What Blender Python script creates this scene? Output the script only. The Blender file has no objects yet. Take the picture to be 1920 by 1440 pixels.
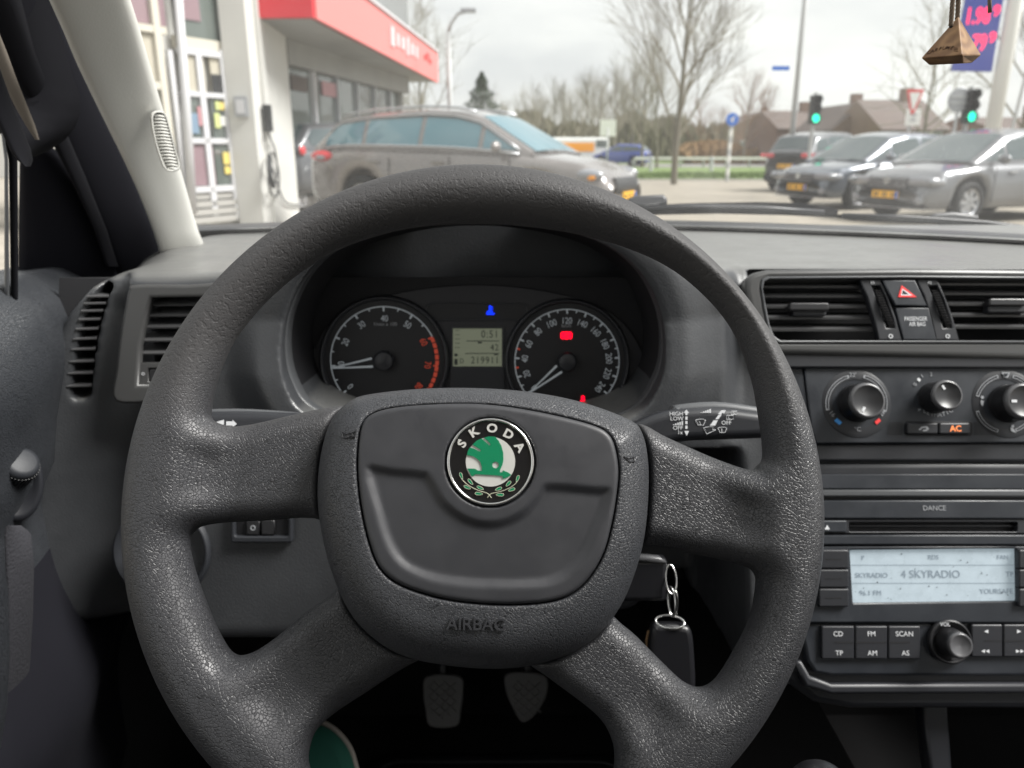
import bpy, bmesh, math, random
import numpy as np
from mathutils import Vector, Matrix
random.seed(7); np.random.seed(7)
scene = bpy.context.scene
COL = scene.collection
# ------------------------------------------------------------------ camera
PW, PH, FPX = 1920.0, 1440.0, 1442.0
CZ = 1.15                                   # eye height above the road
PITCH = math.atan(440 / FPX)
CF = Vector((0, math.cos(PITCH), -math.sin(PITCH)))
CU = Vector((0, math.sin(PITCH), math.cos(PITCH)))
CR = Vector((1, 0, 0))
CAM = Vector((0, 0, CZ))
cam_data = bpy.data.cameras.new('camera')
cam = bpy.data.objects.new('camera', cam_data); COL.objects.link(cam)
cam_data.sensor_width = 36.0; cam_data.lens = 36.0 * FPX / PW
cam_data.clip_start = 0.02; cam_data.clip_end = 2000
cam.location = CAM; cam.rotation_euler = (math.pi / 2 - PITCH, 0, 0)
cam_data.dof.use_dof = True; cam_data.dof.focus_distance = 0.43; cam_data.dof.aperture_fstop = 10.5
scene.camera = cam
# ------------------------------------------------------------------ world and sun
SUN_EL, SUN_AZ = math.radians(50), math.radians(98)      # azimuth from +Y towards +X
world = bpy.data.worlds.new('World'); scene.world = world; world.use_nodes = True
nt = world.node_tree; nt.nodes.clear()
o = nt.nodes.new('ShaderNodeOutputWorld'); bg = nt.nodes.new('ShaderNodeBackground')
sky = nt.nodes.new('ShaderNodeTexSky'); sky.sky_type = 'NISHITA'; sky.sun_disc = False
sky.sun_elevation = SUN_EL; sky.sun_rotation = SUN_AZ; sky.dust_density = 3.0
tc = nt.nodes.new('ShaderNodeTexCoord'); mp = nt.nodes.new('ShaderNodeMapping'); mp.inputs['Scale'].default_value = (1, 1, 3.2)
nz = nt.nodes.new('ShaderNodeTexNoise'); nz.inputs['Scale'].default_value = 2.4; nz.inputs['Detail'].default_value = 5; nz.inputs['Roughness'].default_value = .5
cr = nt.nodes.new('ShaderNodeValToRGB')
cr.color_ramp.elements[0].position = .38; cr.color_ramp.elements[0].color = (4.9, 4.95, 4.95, 1)
cr.color_ramp.elements[1].position = .60; cr.color_ramp.elements[1].color = (6.7, 6.68, 6.4, 1)
mx = nt.nodes.new('ShaderNodeMixRGB'); mx.inputs[0].default_value = .93
nt.links.new(tc.outputs['Generated'], mp.inputs[0]); nt.links.new(mp.outputs[0], nz.inputs['Vector'])
nt.links.new(nz.outputs['Fac'], cr.inputs[0]); nt.links.new(sky.outputs[0], mx.inputs[1]); nt.links.new(cr.outputs[0], mx.inputs[2])
nt.links.new(mx.outputs[0], bg.inputs[0]); bg.inputs[1].default_value = 0.10; nt.links.new(bg.outputs[0], o.inputs[0])
sun_d = bpy.data.lights.new('sun', 'SUN'); sun_d.energy = 4.4; sun_d.angle = math.radians(26); sun_d.color = (1, .97, .94)
sun = bpy.data.objects.new('sun', sun_d); COL.objects.link(sun)
sdir = Vector((math.sin(SUN_AZ) * math.cos(SUN_EL), math.cos(SUN_AZ) * math.cos(SUN_EL), math.sin(SUN_EL)))
sun.rotation_euler = sdir.to_track_quat('Z', 'Y').to_euler()
scene.view_settings.view_transform = 'Standard'; scene.view_settings.look = 'None'
scene.view_settings.exposure = 0.82; scene.view_settings.gamma = 1; scene.view_settings.use_curve_mapping = False
scene.render.engine = 'CYCLES'
cy = scene.cycles; cy.use_denoising = True; cy.max_bounces = 8; cy.diffuse_bounces = 4; cy.glossy_bounces = 4; cy.transparent_max_bounces = 16
cy.sample_clamp_indirect = 6
# ------------------------------------------------------------------ pixel rays and planes
def ray(u, v):
    return (CF + CR * ((u - 960) / FPX) + CU * ((720 - v) / FPX))
def W(u, v, Y):                             # the point the photo pixel shows at distance Y ahead
    d = ray(u, v); return CAM + d * (Y / d.y)
def G(u, v, z=0.0):
    d = ray(u, v); return CAM + d * ((z - CZ) / d.z)
class Plane:
    def __init__(s, org, n, right=Vector((1, 0, 0))):
        s.o = Vector(org); s.n = Vector(n).normalized()
        s.y = s.n.cross(Vector(right)).normalized(); s.x = s.y.cross(s.n).normalized()
    def mat(s, off=0.0):
        m = Matrix((s.x, s.y, s.n)).transposed().to_4x4(); m.translation = s.o + s.n * off; return m
    def hit(s, u, v, off=0.0):
        d = ray(u, v); p0 = s.o + s.n * off
        return CAM + d * ((p0 - CAM).dot(s.n) / d.dot(s.n))
    def loc(s, u, v, off=0.0):
        p = s.hit(u, v, off) - s.o; return (p.dot(s.x), p.dot(s.y))
    def locs(s, pts, off=0.0): return [s.loc(u, v, off) for u, v in pts]
    def mpp(s, u, v, off=0.0):              # metres per photo pixel there
        a, b = s.hit(u - 5, v, off), s.hit(u + 5, v, off); return (a - b).length / 10
def tilt(deg): return Vector((0, -math.cos(math.radians(deg)), math.sin(math.radians(deg))))
def smooth_poly(pts, n=6, closed=True):     # Catmull-Rom
    out = []; N = len(pts)
    rng = range(N) if closed else range(N - 1)
    for i in rng:
        if closed: p0, p1, p2, p3 = pts[i - 1], pts[i], pts[(i + 1) % N], pts[(i + 2) % N]
        else: p0, p1, p2, p3 = pts[max(i - 1, 0)], pts[i], pts[i + 1], pts[min(i + 2, N - 1)]
        for k in range(n):
            t = k / n
            out.append(tuple(.5 * (2 * b + (c - a) * t + (2 * a - 5 * b + 4 * c - d) * t * t + (3 * b - a - 3 * c + d) * t ** 3)
                             for a, b, c, d in zip(p0, p1, p2, p3)))
    if not closed: out.append(tuple(pts[-1]))
    return out
def rrect(x0, y0, x1, y1, r, n=5):
    out = []
    for cx, cy_, a0 in ((x1 - r, y0 + r, -90), (x1 - r, y1 - r, 0), (x0 + r, y1 - r, 90), (x0 + r, y0 + r, 180)):
        for k in range(n + 1):
            a = math.radians(a0 + 90 * k / n); out.append((cx + r * math.cos(a), cy_ + r * math.sin(a)))
    return out
def circ(cx, cy_, r, n=40, ry=None):
    return [(cx + r * math.cos(2 * math.pi * k / n), cy_ + (ry or r) * math.sin(2 * math.pi * k / n)) for k in range(n)]
# ------------------------------------------------------------------ materials
def new_mat(name):
    m = bpy.data.materials.new(name); m.use_nodes = True
    return m, m.node_tree, m.node_tree.nodes['Principled BSDF']
def mat(name, col, rough=.5, metal=0, bump=None, spec=.5, emit=None, es=0, coat=0, var=None, bd=.0002):
    """bump=(kind, scale, strength): fine relief; var=(scale, amount): uneven colour"""
    m, t, b = new_mat(name)
    b.inputs['Base Color'].default_value = (*col, 1); b.inputs['Roughness'].default_value = rough
    b.inputs['Metallic'].default_value = metal; b.inputs['Specular IOR Level'].default_value = spec
    b.inputs['Coat Weight'].default_value = coat
    if emit: b.inputs['Emission Color'].default_value = (*emit, 1); b.inputs['Emission Strength'].default_value = es
    L = t.links; c = t.nodes.new('ShaderNodeTexCoord')
    if bump:
        kind, sc, st = bump
        if kind == 'noise':
            x = t.nodes.new('ShaderNodeTexNoise'); x.inputs['Scale'].default_value = sc; x.inputs['Detail'].default_value = 3; out = x.outputs['Fac']
        elif kind == 'grain':
            x = t.nodes.new('ShaderNodeTexVoronoi'); x.feature = 'SMOOTH_F1'; x.inputs['Scale'].default_value = sc; out = x.outputs['Distance']; st = -st
        L.new(c.outputs['Object'], x.inputs['Vector'])
        bp = t.nodes.new('ShaderNodeBump'); bp.inputs['Strength'].default_value = abs(st); bp.inputs['Distance'].default_value = bd
        bp.invert = st < 0
        L.new(out, bp.inputs['Height']); L.new(bp.outputs[0], b.inputs['Normal'])
    if var:
        x = t.nodes.new('ShaderNodeTexNoise'); x.inputs['Scale'].default_value = var[0]; x.inputs['Detail'].default_value = 6; x.inputs['Roughness'].default_value = .65
        L.new(c.outputs['Object'], x.inputs['Vector'])
        r = t.nodes.new('ShaderNodeMapRange'); r.inputs[1].default_value = .3; r.inputs[2].default_value = .7
        r.inputs[3].default_value = 1 - var[1]; r.inputs[4].default_value = 1 + var[1]
        mm = t.nodes.new('ShaderNodeVectorMath'); mm.operation = 'SCALE'; mm.inputs[0].default_value = col
        q = t.nodes.new('ShaderNodeMapRange'); q.inputs[1].default_value = .35; q.inputs[2].default_value = .65; q.inputs[3].default_value = max(rough - .10, .02); q.inputs[4].default_value = rough + .10
        L.new(x.outputs['Fac'], q.inputs[0]); L.new(q.outputs[0], b.inputs['Roughness'])
        L.new(x.outputs['Fac'], r.inputs[0]); L.new(r.outputs[0], mm.inputs['Scale']); L.new(mm.outputs[0], b.inputs['Base Color'])
    return m
def leather(name, col, scale, strength, rough, worn=False):
    m, t, b = new_mat(name); L = t.links; N = t.nodes.new
    c = N('ShaderNodeTexCoord')
    w = N('ShaderNodeTexNoise'); w.inputs['Scale'].default_value = scale * .35; w.inputs['Detail'].default_value = 2
    ad = N('ShaderNodeVectorMath'); ad.operation = 'MULTIPLY_ADD'; ad.inputs[1].default_value = (.9 / scale,) * 3
    L.new(c.outputs['Object'], w.inputs['Vector']); L.new(w.outputs['Color'], ad.inputs[0]); L.new(c.outputs['Object'], ad.inputs[2])
    v = N('ShaderNodeTexVoronoi'); v.feature = 'DISTANCE_TO_EDGE'; v.inputs['Scale'].default_value = scale
    L.new(ad.outputs[0], v.inputs['Vector'])
    r = N('ShaderNodeValToRGB'); r.color_ramp.elements[0].position = 0.0; r.color_ramp.elements[1].position = .13
    r.color_ramp.interpolation = 'EASE'
    L.new(v.outputs['Distance'], r.inputs[0])
    height = r.outputs[0]
    big = N('ShaderNodeTexNoise'); big.inputs['Scale'].default_value = 26; big.inputs['Detail'].default_value = 5; big.inputs['Roughness'].default_value = .6
    L.new(c.outputs['Object'], big.inputs['Vector'])
    mr = N('ShaderNodeMapRange'); mr.inputs[1].default_value = .35; mr.inputs[2].default_value = .65
    mr.inputs[3].default_value = rough - .06; mr.inputs[4].default_value = rough + .08
    L.new(big.outputs['Fac'], mr.inputs[0])
    rough_out = mr.outputs[0]
    colmix = N('ShaderNodeMixRGB'); colmix.inputs[1].default_value = (*[x * .55 for x in col], 1); colmix.inputs[2].default_value = (*col, 1)
    L.new(r.outputs[0], colmix.inputs[0]); col_out = colmix.outputs[0]
    if worn:
        # upper rim: sun-worn surface, matt and pitted instead of pebbled; local y points up in the wheel plane
        sp = N('ShaderNodeSeparateXYZ'); L.new(c.outputs['Object'], sp.inputs[0])
        a1 = N('ShaderNodeMath'); a1.operation = 'MULTIPLY_ADD'; a1.inputs[1].default_value = .10; L.new(big.outputs['Fac'], a1.inputs[0]); L.new(sp.outputs['Y'], a1.inputs[2])
        k = N('ShaderNodeMapRange'); k.inputs[1].default_value = .085; k.inputs[2].default_value = .15; L.new(a1.outputs[0], k.inputs[0])
        f = N('ShaderNodeTexNoise'); f.inputs['Scale'].default_value = 750; f.inputs['Detail'].default_value = 3; f.inputs['Roughness'].default_value = .7
        L.new(c.outputs['Object'], f.inputs['Vector'])
        pit = N('ShaderNodeTexNoise'); pit.inputs['Scale'].default_value = 420; pit.inputs['Detail'].default_value = 1
        L.new(c.outputs['Object'], pit.inputs['Vector'])
        pm = N('ShaderNodeMapRange'); pm.inputs[1].default_value = .34; pm.inputs[2].default_value = .46; L.new(pit.outputs['Fac'], pm.inputs[0])
        mu = N('ShaderNodeMath'); mu.operation = 'MULTIPLY'; L.new(f.outputs['Fac'], mu.inputs[0]); L.new(pm.outputs[0], mu.inputs[1])
        hm = N('ShaderNodeMixRGB'); L.new(k.outputs[0], hm.inputs[0]); L.new(r.outputs[0], hm.inputs[1]); L.new(mu.outputs[0], hm.inputs[2]); height = hm.outputs[0]
        rm = N('ShaderNodeMixRGB'); rm.inputs[2].default_value = (.62,) * 3 + (1,); L.new(k.outputs[0], rm.inputs[0]); L.new(mr.outputs[0], rm.inputs[1]); rough_out = rm.outputs[0]
        cm = N('ShaderNodeMixRGB'); cm.inputs[2].default_value = (.040, .039, .040, 1); L.new(k.outputs[0], cm.inputs[0]); L.new(colmix.outputs[0], cm.inputs[1]); col_out = cm.outputs[0]
    bp = N('ShaderNodeBump'); bp.inputs['Strength'].default_value = strength; bp.inputs['Distance'].default_value = .0007
    L.new(height, bp.inputs['Height']); L.new(bp.outputs[0], b.inputs['Normal'])
    L.new(rough_out, b.inputs['Roughness']); L.new(col_out, b.inputs['Base Color'])
    b.inputs['Specular IOR Level'].default_value = .5
    return m
def glass_mat(name, tint=(1, 1, 1), refl=.06, dust_or_sheen=0.0, rough=0.0):
    m = bpy.data.materials.new(name); m.use_nodes = True; t = m.node_tree; t.nodes.clear(); N = t.nodes.new; L = t.links
    out = N('ShaderNodeOutputMaterial'); tr = N('ShaderNodeBsdfTransparent'); tr.inputs[0].default_value = (*tint, 1)
    gl = N('ShaderNodeBsdfGlossy'); gl.inputs['Roughness'].default_value = rough
    fr = N('ShaderNodeFresnel'); fr.inputs[0].default_value = 1.45
    m1 = N('ShaderNodeMixShader'); L.new(fr.outputs[0], m1.inputs[0]); L.new(tr.outputs[0], m1.inputs[1]); L.new(gl.outputs[0], m1.inputs[2])
    last = m1
    if dust_or_sheen:
        c = N('ShaderNodeTexCoord')
        n1 = N('ShaderNodeTexVoronoi'); n1.inputs['Scale'].default_value = 260; L.new(c.outputs['Object'], n1.inputs['Vector'])
        r1 = N('ShaderNodeMapRange'); r1.inputs[1].default_value = .13; r1.inputs[2].default_value = .05; L.new(n1.outputs['Distance'], r1.inputs[0])
        n2 = N('ShaderNodeTexNoise'); n2.inputs['Scale'].default_value = 9; n2.inputs['Detail'].default_value = 4; L.new(c.outputs['Object'], n2.inputs['Vector'])
        r2 = N('ShaderNodeMapRange'); r2.inputs[1].default_value = .45; r2.inputs[2].default_value = .75; r2.inputs[3].default_value = 0; r2.inputs[4].default_value = .6; L.new(n2.outputs['Fac'], r2.inputs[0])
        mu = N('ShaderNodeMath'); mu.operation = 'MULTIPLY'; L.new(r1.outputs[0], mu.inputs[0]); L.new(r2.outputs[0], mu.inputs[1])
        ad = N('ShaderNodeMath'); ad.operation = 'MULTIPLY_ADD'; ad.inputs[1].default_value = .10; ad.inputs[2].default_value = dust_or_sheen
        L.new(r2.outputs[0], ad.inputs[0])
        a2 = N('ShaderNodeMath'); a2.operation = 'ADD'; L.new(ad.outputs[0], a2.inputs[0]); L.new(mu.outputs[0], a2.inputs[1])
        df = N('ShaderNodeBsdfDiffuse'); df.inputs[0].default_value = (.85, .85, .83, 1)
        tl = N('ShaderNodeBsdfTranslucent'); tl.inputs[0].default_value = (.85, .85, .83, 1)
        md = N('ShaderNodeMixShader'); md.inputs[0].default_value = .6; L.new(df.outputs[0], md.inputs[1]); L.new(tl.outputs[0], md.inputs[2])
        m2 = N('ShaderNodeMixShader'); L.new(a2.outputs[0], m2.inputs[0]); L.new(m1.outputs[0], m2.inputs[1]); L.new(md.outputs[0], m2.inputs[2]); last = m2
    L.new(last.outputs[0], out.inputs[0]); return m
M = {}
M['leather'] = leather('wheel leather grain', (.038, .039, .043), 600, .42, .42, worn=True)
M['leather_hub'] = leather('airbag cover grain', (.037, .039, .044), 620, .40, .42)
M['hub_plastic'] = mat('smooth hub plastic', (.029, .030, .034), .52, bump=('noise', 1500, .10), var=(45, .04))
M['dash'] = mat('dashboard skin', (.046, .048, .052), .38, bump=('grain', 640, .55), var=(14, .08), bd=.0003)
def top_sheen(m, dust_or_sheen):                               # paints sky sheen as pale grey onto the upward faces of the pad
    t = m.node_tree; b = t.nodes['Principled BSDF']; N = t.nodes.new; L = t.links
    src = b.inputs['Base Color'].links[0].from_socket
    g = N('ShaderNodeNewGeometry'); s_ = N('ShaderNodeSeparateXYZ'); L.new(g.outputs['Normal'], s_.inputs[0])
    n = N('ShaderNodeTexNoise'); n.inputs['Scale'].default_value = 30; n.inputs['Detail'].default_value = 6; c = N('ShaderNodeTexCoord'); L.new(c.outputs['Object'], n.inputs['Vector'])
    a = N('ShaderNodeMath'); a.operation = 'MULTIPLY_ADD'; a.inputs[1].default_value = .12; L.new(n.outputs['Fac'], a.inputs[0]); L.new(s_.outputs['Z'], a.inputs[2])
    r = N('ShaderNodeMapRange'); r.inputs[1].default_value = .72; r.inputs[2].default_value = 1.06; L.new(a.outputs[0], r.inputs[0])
    x = N('ShaderNodeMixRGB'); x.inputs[2].default_value = (*dust_or_sheen, 1); L.new(r.outputs[0], x.inputs[0]); L.new(src, x.inputs[1]); L.new(x.outputs[0], b.inputs['Base Color'])
top_sheen(M['dash'], (.150, .150, .146))
M['dash_low'] = mat('lower dash plastic', (.022, .024, .029), .55, bump=('grain', 900, .25))
M['bezel'] = mat('satin grey bezel plastic', (.075, .078, .083), .38, bump=('noise', 1800, .06))
M['vent_frame'] = mat('vent frame plastic', (.062, .062, .062), .36, bump=('noise', 1800, .05))
M['slat'] = mat('vent slat plastic', (.07, .07, .072), .4)
M['black'] = mat('black cavity plastic', (.006, .006, .008), .7)
M['dark'] = mat('dark satin plastic', (.018, .019, .023), .42, bump=('noise', 1400, .06))
M['panel'] = mat('climate panel plastic', (.020, .023, .029), .42, bump=('noise', 1200, .12), var=(25, .15))
M['knob'] = mat('rubbery knob plastic', (.020, .020, .022), .33)
M['knob_rim'] = mat('knob rim satin', (.09, .09, .095), .25)
M['white_print'] = mat('white print', (.62, .63, .65), .5, emit=(1, 1, 1), es=.02)
M['grey_print'] = mat('grey print', (.33, .34, .36), .5)
M['dial_print'] = mat('dial print', (.38, .40, .41), .5, emit=(.8, .9, 1), es=.05)
M['dial_red'] = mat('dial red print', (.42, .05, .03), .5, emit=(1, .12, .05), es=.09)
M['dial_face'] = mat('dial face', (.006, .006, .008), .5)
M['cluster_face'] = mat('cluster face', (.014, .014, .018), .5)
M['lcd'] = mat('grey green lcd', (.11, .12, .085), .4, emit=(.55, .6, .42), es=.09)
M['lcd_ink'] = mat('lcd ink', (.03, .035, .03), .5)
M['radio_lcd'] = mat('lit radio display', (.26, .30, .33), .3, emit=(.62, .76, .84), es=.20, var=(60, .15))
M['radio_ink'] = mat('radio display ink', (.14, .17, .20), .5, emit=(.3, .36, .42), es=.16)
M['blue_lamp'] = mat('blue lamp', (0, .02, .8), .5, emit=(.0, .03, 1), es=1.1)
M['red_lamp'] = mat('red lamp', (.8, 0, .01), .5, emit=(1, .0, .02), es=1.2)
M['orange_lit'] = mat('orange lit print', (.8, .25, .08), .5, emit=(1, .25, .08), es=.35)
M['red_print'] = mat('red print', (.75, .05, .05), .4, emit=(1, .05, .05), es=.1)
M['blue_print'] = mat('blue print', (.05, .3, .75), .4)
M['chrome'] = mat('chrome', (.75, .75, .74), .18, metal=1)
M['emblem_black'] = mat('emblem black enamel', (.008, .008, .009), .15)
M['emblem_silver'] = mat('emblem silver', (.60, .60, .57), .38, metal=.35, bump=('noise', 3000, .1))
M['emblem_green'] = mat('emblem green', (.004, .17, .075), .25)
M['pillar'] = mat('pillar light grain', (.64, .635, .60), .55, bump=('grain', 620, .35), bd=.0003)
M['seal'] = mat('black rubber', (.006, .006, .008), .9, spec=.15, bump=('noise', 600, .1))
M['door_dark'] = mat('shade-darkened door skin', (.009, .009, .013), .85, spec=.2, bump=('grain', 800, .2))
M['door_top'] = leather('door top skin', (.036, .039, .045), 420, .45, .45)
M['fabric'] = mat('woven dark fabric', (.030, .030, .036), .8, bump=('grain', 450, .8), bd=.0006)
M['carpet'] = mat('black carpet', (.013, .013, .014), .95, bump=('noise', 900, .6))
M['pedal'] = mat('grey pedal rubber', (.15, .15, .15), .6)
M['key'] = mat('key fob plastic', (.010, .010, .012), .35)
M['wood'] = None
M['cord'] = mat('twisted cord', (.16, .12, .09), .9, bump=('noise', 1500, .8))
M['green_cloth'] = mat('green felt', (.004, .06, .042), .9, bump=('noise', 700, .5))
M['grey_welt'] = mat('grey welt', (.22, .2, .18), .8)
M['headliner'] = mat('headliner', (.45, .45, .43), .9)
M['carbody'] = mat('car body paint', (.25, .26, .27), .3, coat=.5)
def wood():
    m, t, b = new_mat('oak end grain'); L = t.links; N = t.nodes.new
    c = N('ShaderNodeTexCoord'); w = N('ShaderNodeTexWave'); w.wave_type = 'RINGS'; w.inputs['Scale'].default_value = 42; w.inputs['Distortion'].default_value = 4; w.inputs['Detail'].default_value = 3
    mp_ = N('ShaderNodeMapping'); mp_.inputs['Location'].default_value = (-.010, .004, .012); mp_.inputs['Rotation'].default_value = (.2, .3, .1)
    L.new(c.outputs['Object'], mp_.inputs[0]); L.new(mp_.outputs[0], w.inputs['Vector'])
    n = N('ShaderNodeTexNoise'); n.inputs['Scale'].default_value = 500; L.new(c.outputs['Object'], n.inputs['Vector'])
    r = N('ShaderNodeValToRGB'); r.color_ramp.elements[0].color = (.22, .115, .052, 1); r.color_ramp.elements[1].color = (.34, .195, .09, 1); r.color_ramp.elements[0].position = .1
    mm = N('ShaderNodeMixRGB'); mm.blend_type = 'MULTIPLY'; mm.inputs[0].default_value = .3
    L.new(w.outputs['Fac'], r.inputs[0]); L.new(r.outputs[0], mm.inputs[1]); L.new(n.outputs['Fac'], mm.inputs[2]); L.new(mm.outputs[0], b.inputs['Base Color'])
    bp = N('ShaderNodeBump'); bp.inputs['Strength'].default_value = .4; bp.inputs['Distance'].default_value = .0003
    L.new(w.outputs['Fac'], bp.inputs['Height']); L.new(bp.outputs[0], b.inputs['Normal']); b.inputs['Roughness'].default_value = .6
    return m
M['wood'] = wood()
# ------------------------------------------------------------------ object helpers
def link(name, me, m=None, parent=None, mw=None, smooth=False):
    ob = bpy.data.objects.new(name, me); COL.objects.link(ob)
    if m is not None and not me.materials: me.materials.append(M[m] if isinstance(m, str) else m)
    if mw is not None: ob.matrix_world = mw
    if parent is not None:
        ob.parent = parent; ob.matrix_parent_inverse = parent_inv(parent)
    if smooth: me.shade_smooth()
    return ob
def parent_inv(p): return world_of(p).inverted()
def world_of(ob):
    if ob.parent is None: return ob.matrix_basis.copy()
    return world_of(ob.parent) @ ob.matrix_parent_inverse @ ob.matrix_basis
def tag(ob, label, cat=None, group=None, kind=None):
    ob['label'] = label
    if cat: ob['category'] = cat
    if group: ob['group'] = group
    if kind: ob['kind'] = kind
    return ob
def thing(name, loc, label, cat, group=None, rz=0.0):
    e = bpy.data.objects.new(name, None); COL.objects.link(e); e.empty_display_size = .05
    e.location = loc; e.rotation_euler = (0, 0, rz)
    return tag(e, label, cat, group)
def mesh(name, vs, fs):
    me = bpy.data.meshes.new(name); me.from_pydata([tuple(v) for v in vs], [], fs); me.update(); return me
def part(name, vs, fs, m, parent=None, smooth=False, mw=None):
    return link(name, mesh(name, vs, fs), m, parent, mw, smooth)
class MB:
    """collects shapes into one mesh"""
    def __init__(s): s.v = []; s.f = []
    def add(s, vs, fs):
        k = len(s.v); s.v += [tuple(v) for v in vs]; s.f += [tuple(i + k for i in f) for f in fs]; return s
    def box(s, c, d, R=None):
        c = Vector(c); vs = []
        for x in (-1, 1):
            for y in (-1, 1):
                for z in (-1, 1):
                    p = Vector((x * d[0] / 2, y * d[1] / 2, z * d[2] / 2))
                    if R is not None: p = R @ p
                    vs.append(c + p)
        return s.add(vs, [(0, 1, 3, 2), (4, 6, 7, 5), (0, 4, 5, 1), (2, 3, 7, 6), (0, 2, 6, 4), (1, 5, 7, 3)])
    def tube(s, pts, r, n=8, cap=True):
        pts = [Vector(p) for p in pts]; rs = r if isinstance(r, (list, tuple)) else [r] * len(pts)
        vs = []; fs = []; prev = None
        for i, p in enumerate(pts):
            d = (pts[min(i + 1, len(pts) - 1)] - pts[max(i - 1, 0)]).normalized()
            if prev is None: a = d.orthogonal().normalized()
            else: a = (prev - d * prev.dot(d)); a = a.normalized() if a.length > 1e-6 else d.orthogonal().normalized()
            prev = a; b = d.cross(a)
            for k in range(n):
                t = 2 * math.pi * k / n; vs.append(p + (a * math.cos(t) + b * math.sin(t)) * rs[i])
        for i in range(len(pts) - 1):
            for k in range(n): fs.append((i * n + k, i * n + (k + 1) % n, (i + 1) * n + (k + 1) % n, (i + 1) * n + k))
        if cap: fs.append(tuple(range(n))[::-1]); fs.append(tuple((len(pts) - 1) * n + k for k in range(n)))
        return s.add(vs, fs)
    def lathe(s, prof, n=48, mw=None):
        """profile (radius, height) round local z"""
        vs = []; fs = []
        for r, h in prof:
            for k in range(n):
                t = 2 * math.pi * k / n; p = Vector((r * math.cos(t), r * math.sin(t), h)); vs.append(mw @ p if mw is not None else p)
        for i in range(len(prof) - 1):
            for k in range(n): fs.append((i * n + k, i * n + (k + 1) % n, (i + 1) * n + (k + 1) % n, (i + 1) * n + k))
        return s.add(vs, fs)
    def ball(s, c, r, n=10, sc=(1, 1, 1)):
        c = Vector(c); vs = []; fs = []
        for i in range(n + 1):
            a = math.pi * i / n
            for k in range(2 * n):
                b = math.pi * k / n; vs.append(c + Vector((sc[0] * math.sin(a) * math.cos(b), sc[1] * math.sin(a) * math.sin(b), sc[2] * math.cos(a))) * r)
        m_ = 2 * n
        for i in range(n):
            for k in range(m_): fs.append((i * m_ + k, (i + 1) * m_ + k, (i + 1) * m_ + (k + 1) % m_, i * m_ + (k + 1) % m_))
        return s.add(vs, fs)
    def build(s, name, m, parent=None, smooth=False, mw=None): return part(name, s.v, s.f, m, parent, smooth, mw)
def frame_at(c, n, up=Vector((0, 0, 1))):
    p = Plane(c, n, Vector(up).cross(Vector(n)) if abs(Vector(n).normalized().dot(up)) < .99 else Vector((1, 0, 0)))
    return p.mat()
def curve_mesh(name, loops, depth, bevel, res=2):
    cu = bpy.data.curves.new(name, 'CURVE'); cu.dimensions = '2D'; cu.fill_mode = 'BOTH'
    cu.extrude = max(depth / 2 - bevel, 0); cu.bevel_depth = bevel; cu.bevel_resolution = res; cu.offset = -bevel
    for lp in loops:
        sp = cu.splines.new('POLY'); sp.points.add(len(lp) - 1); sp.use_cyclic_u = True
        for i, p in enumerate(lp): sp.points[i].co = (p[0], p[1], 0, 1)
    ob = bpy.data.objects.new(name, cu); me = bpy.data.meshes.new_from_object(ob)
    bpy.data.objects.remove(ob); bpy.data.curves.remove(cu); me.name = name
    return me
def plate(name, pl, outline, top, depth, m, parent=None, holes=(), bevel=.0008, smooth=False, px=True, res=2):
    """flat piece with rounded edges: outline in photo pixels met with the plane at height top"""
    loops = [pl.locs(l, top) if px else l for l in [outline, *holes]]
    me = curve_mesh(name, loops, depth, bevel, res)
    ob = link(name, me, m, parent, pl.mat(top - depth / 2)); 
    me.shade_smooth() if smooth else None
    return ob
def text(name, s, pl, u, v, off, hpx, m, parent=None, ang=0, align='CENTER', ext=.0001, sx=1.0, bold=0.0, spacing=1.0):
    cu = bpy.data.curves.new(name, 'FONT'); cu.body = s; cu.align_x = align; cu.align_y = 'CENTER'; cu.extrude = ext; cu.offset = bold
    cu.size = hpx * pl.mpp(u, v, off) / .70; cu.resolution_u = 3; cu.space_character = spacing
    if bold: cu.offset = bold * cu.size
    ob = bpy.data.objects.new(name, cu); me = bpy.data.meshes.new_from_object(ob); bpy.data.objects.remove(ob); bpy.data.curves.remove(cu)
    me.name = name
    a, b = pl.loc(u, v, off)
    mw = pl.mat(off) @ Matrix.Translation((a, b, 0)) @ Matrix.Rotation(math.radians(ang), 4, 'Z') @ Matrix.Diagonal((sx, 1, 1, 1))
    return link(name, me, m, parent, mw)
def loft(name, rows, m, parent=None, smooth=True, closed=False, mw=None):
    n = len(rows[0]); vs = [p for r in rows for p in r]; fs = []
    for i in range(len(rows) - 1):
        for k in range(n if closed else n - 1):
            fs.append((i * n + k, i * n + (k + 1) % n, (i + 1) * n + (k + 1) % n, (i + 1) * n + k))
    return part(name, vs, fs, m, parent, smooth, mw)
def ribbon_loft(name, rows, bulge, m, parent=None, n=12, back=.02, power=2.2):
    """rows of (left point, right point): a convex strip bulging towards the camera, closed at the back"""
    R = []
    for a, b in rows:
        a, b = Vector(a), Vector(b); mid = (a + b) / 2; out = (CAM - mid).normalized()
        r = []
        for k in range(n + 1):
            t = k / n; r.append(a.lerp(b, t) + out * bulge * ((1 - abs(2 * t - 1) ** power) ** (1 / power)))
        r.append(b - out * back); r.append(a - out * back)
        R.append(r)
    return loft(name, R, m, parent, closed=True)
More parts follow.
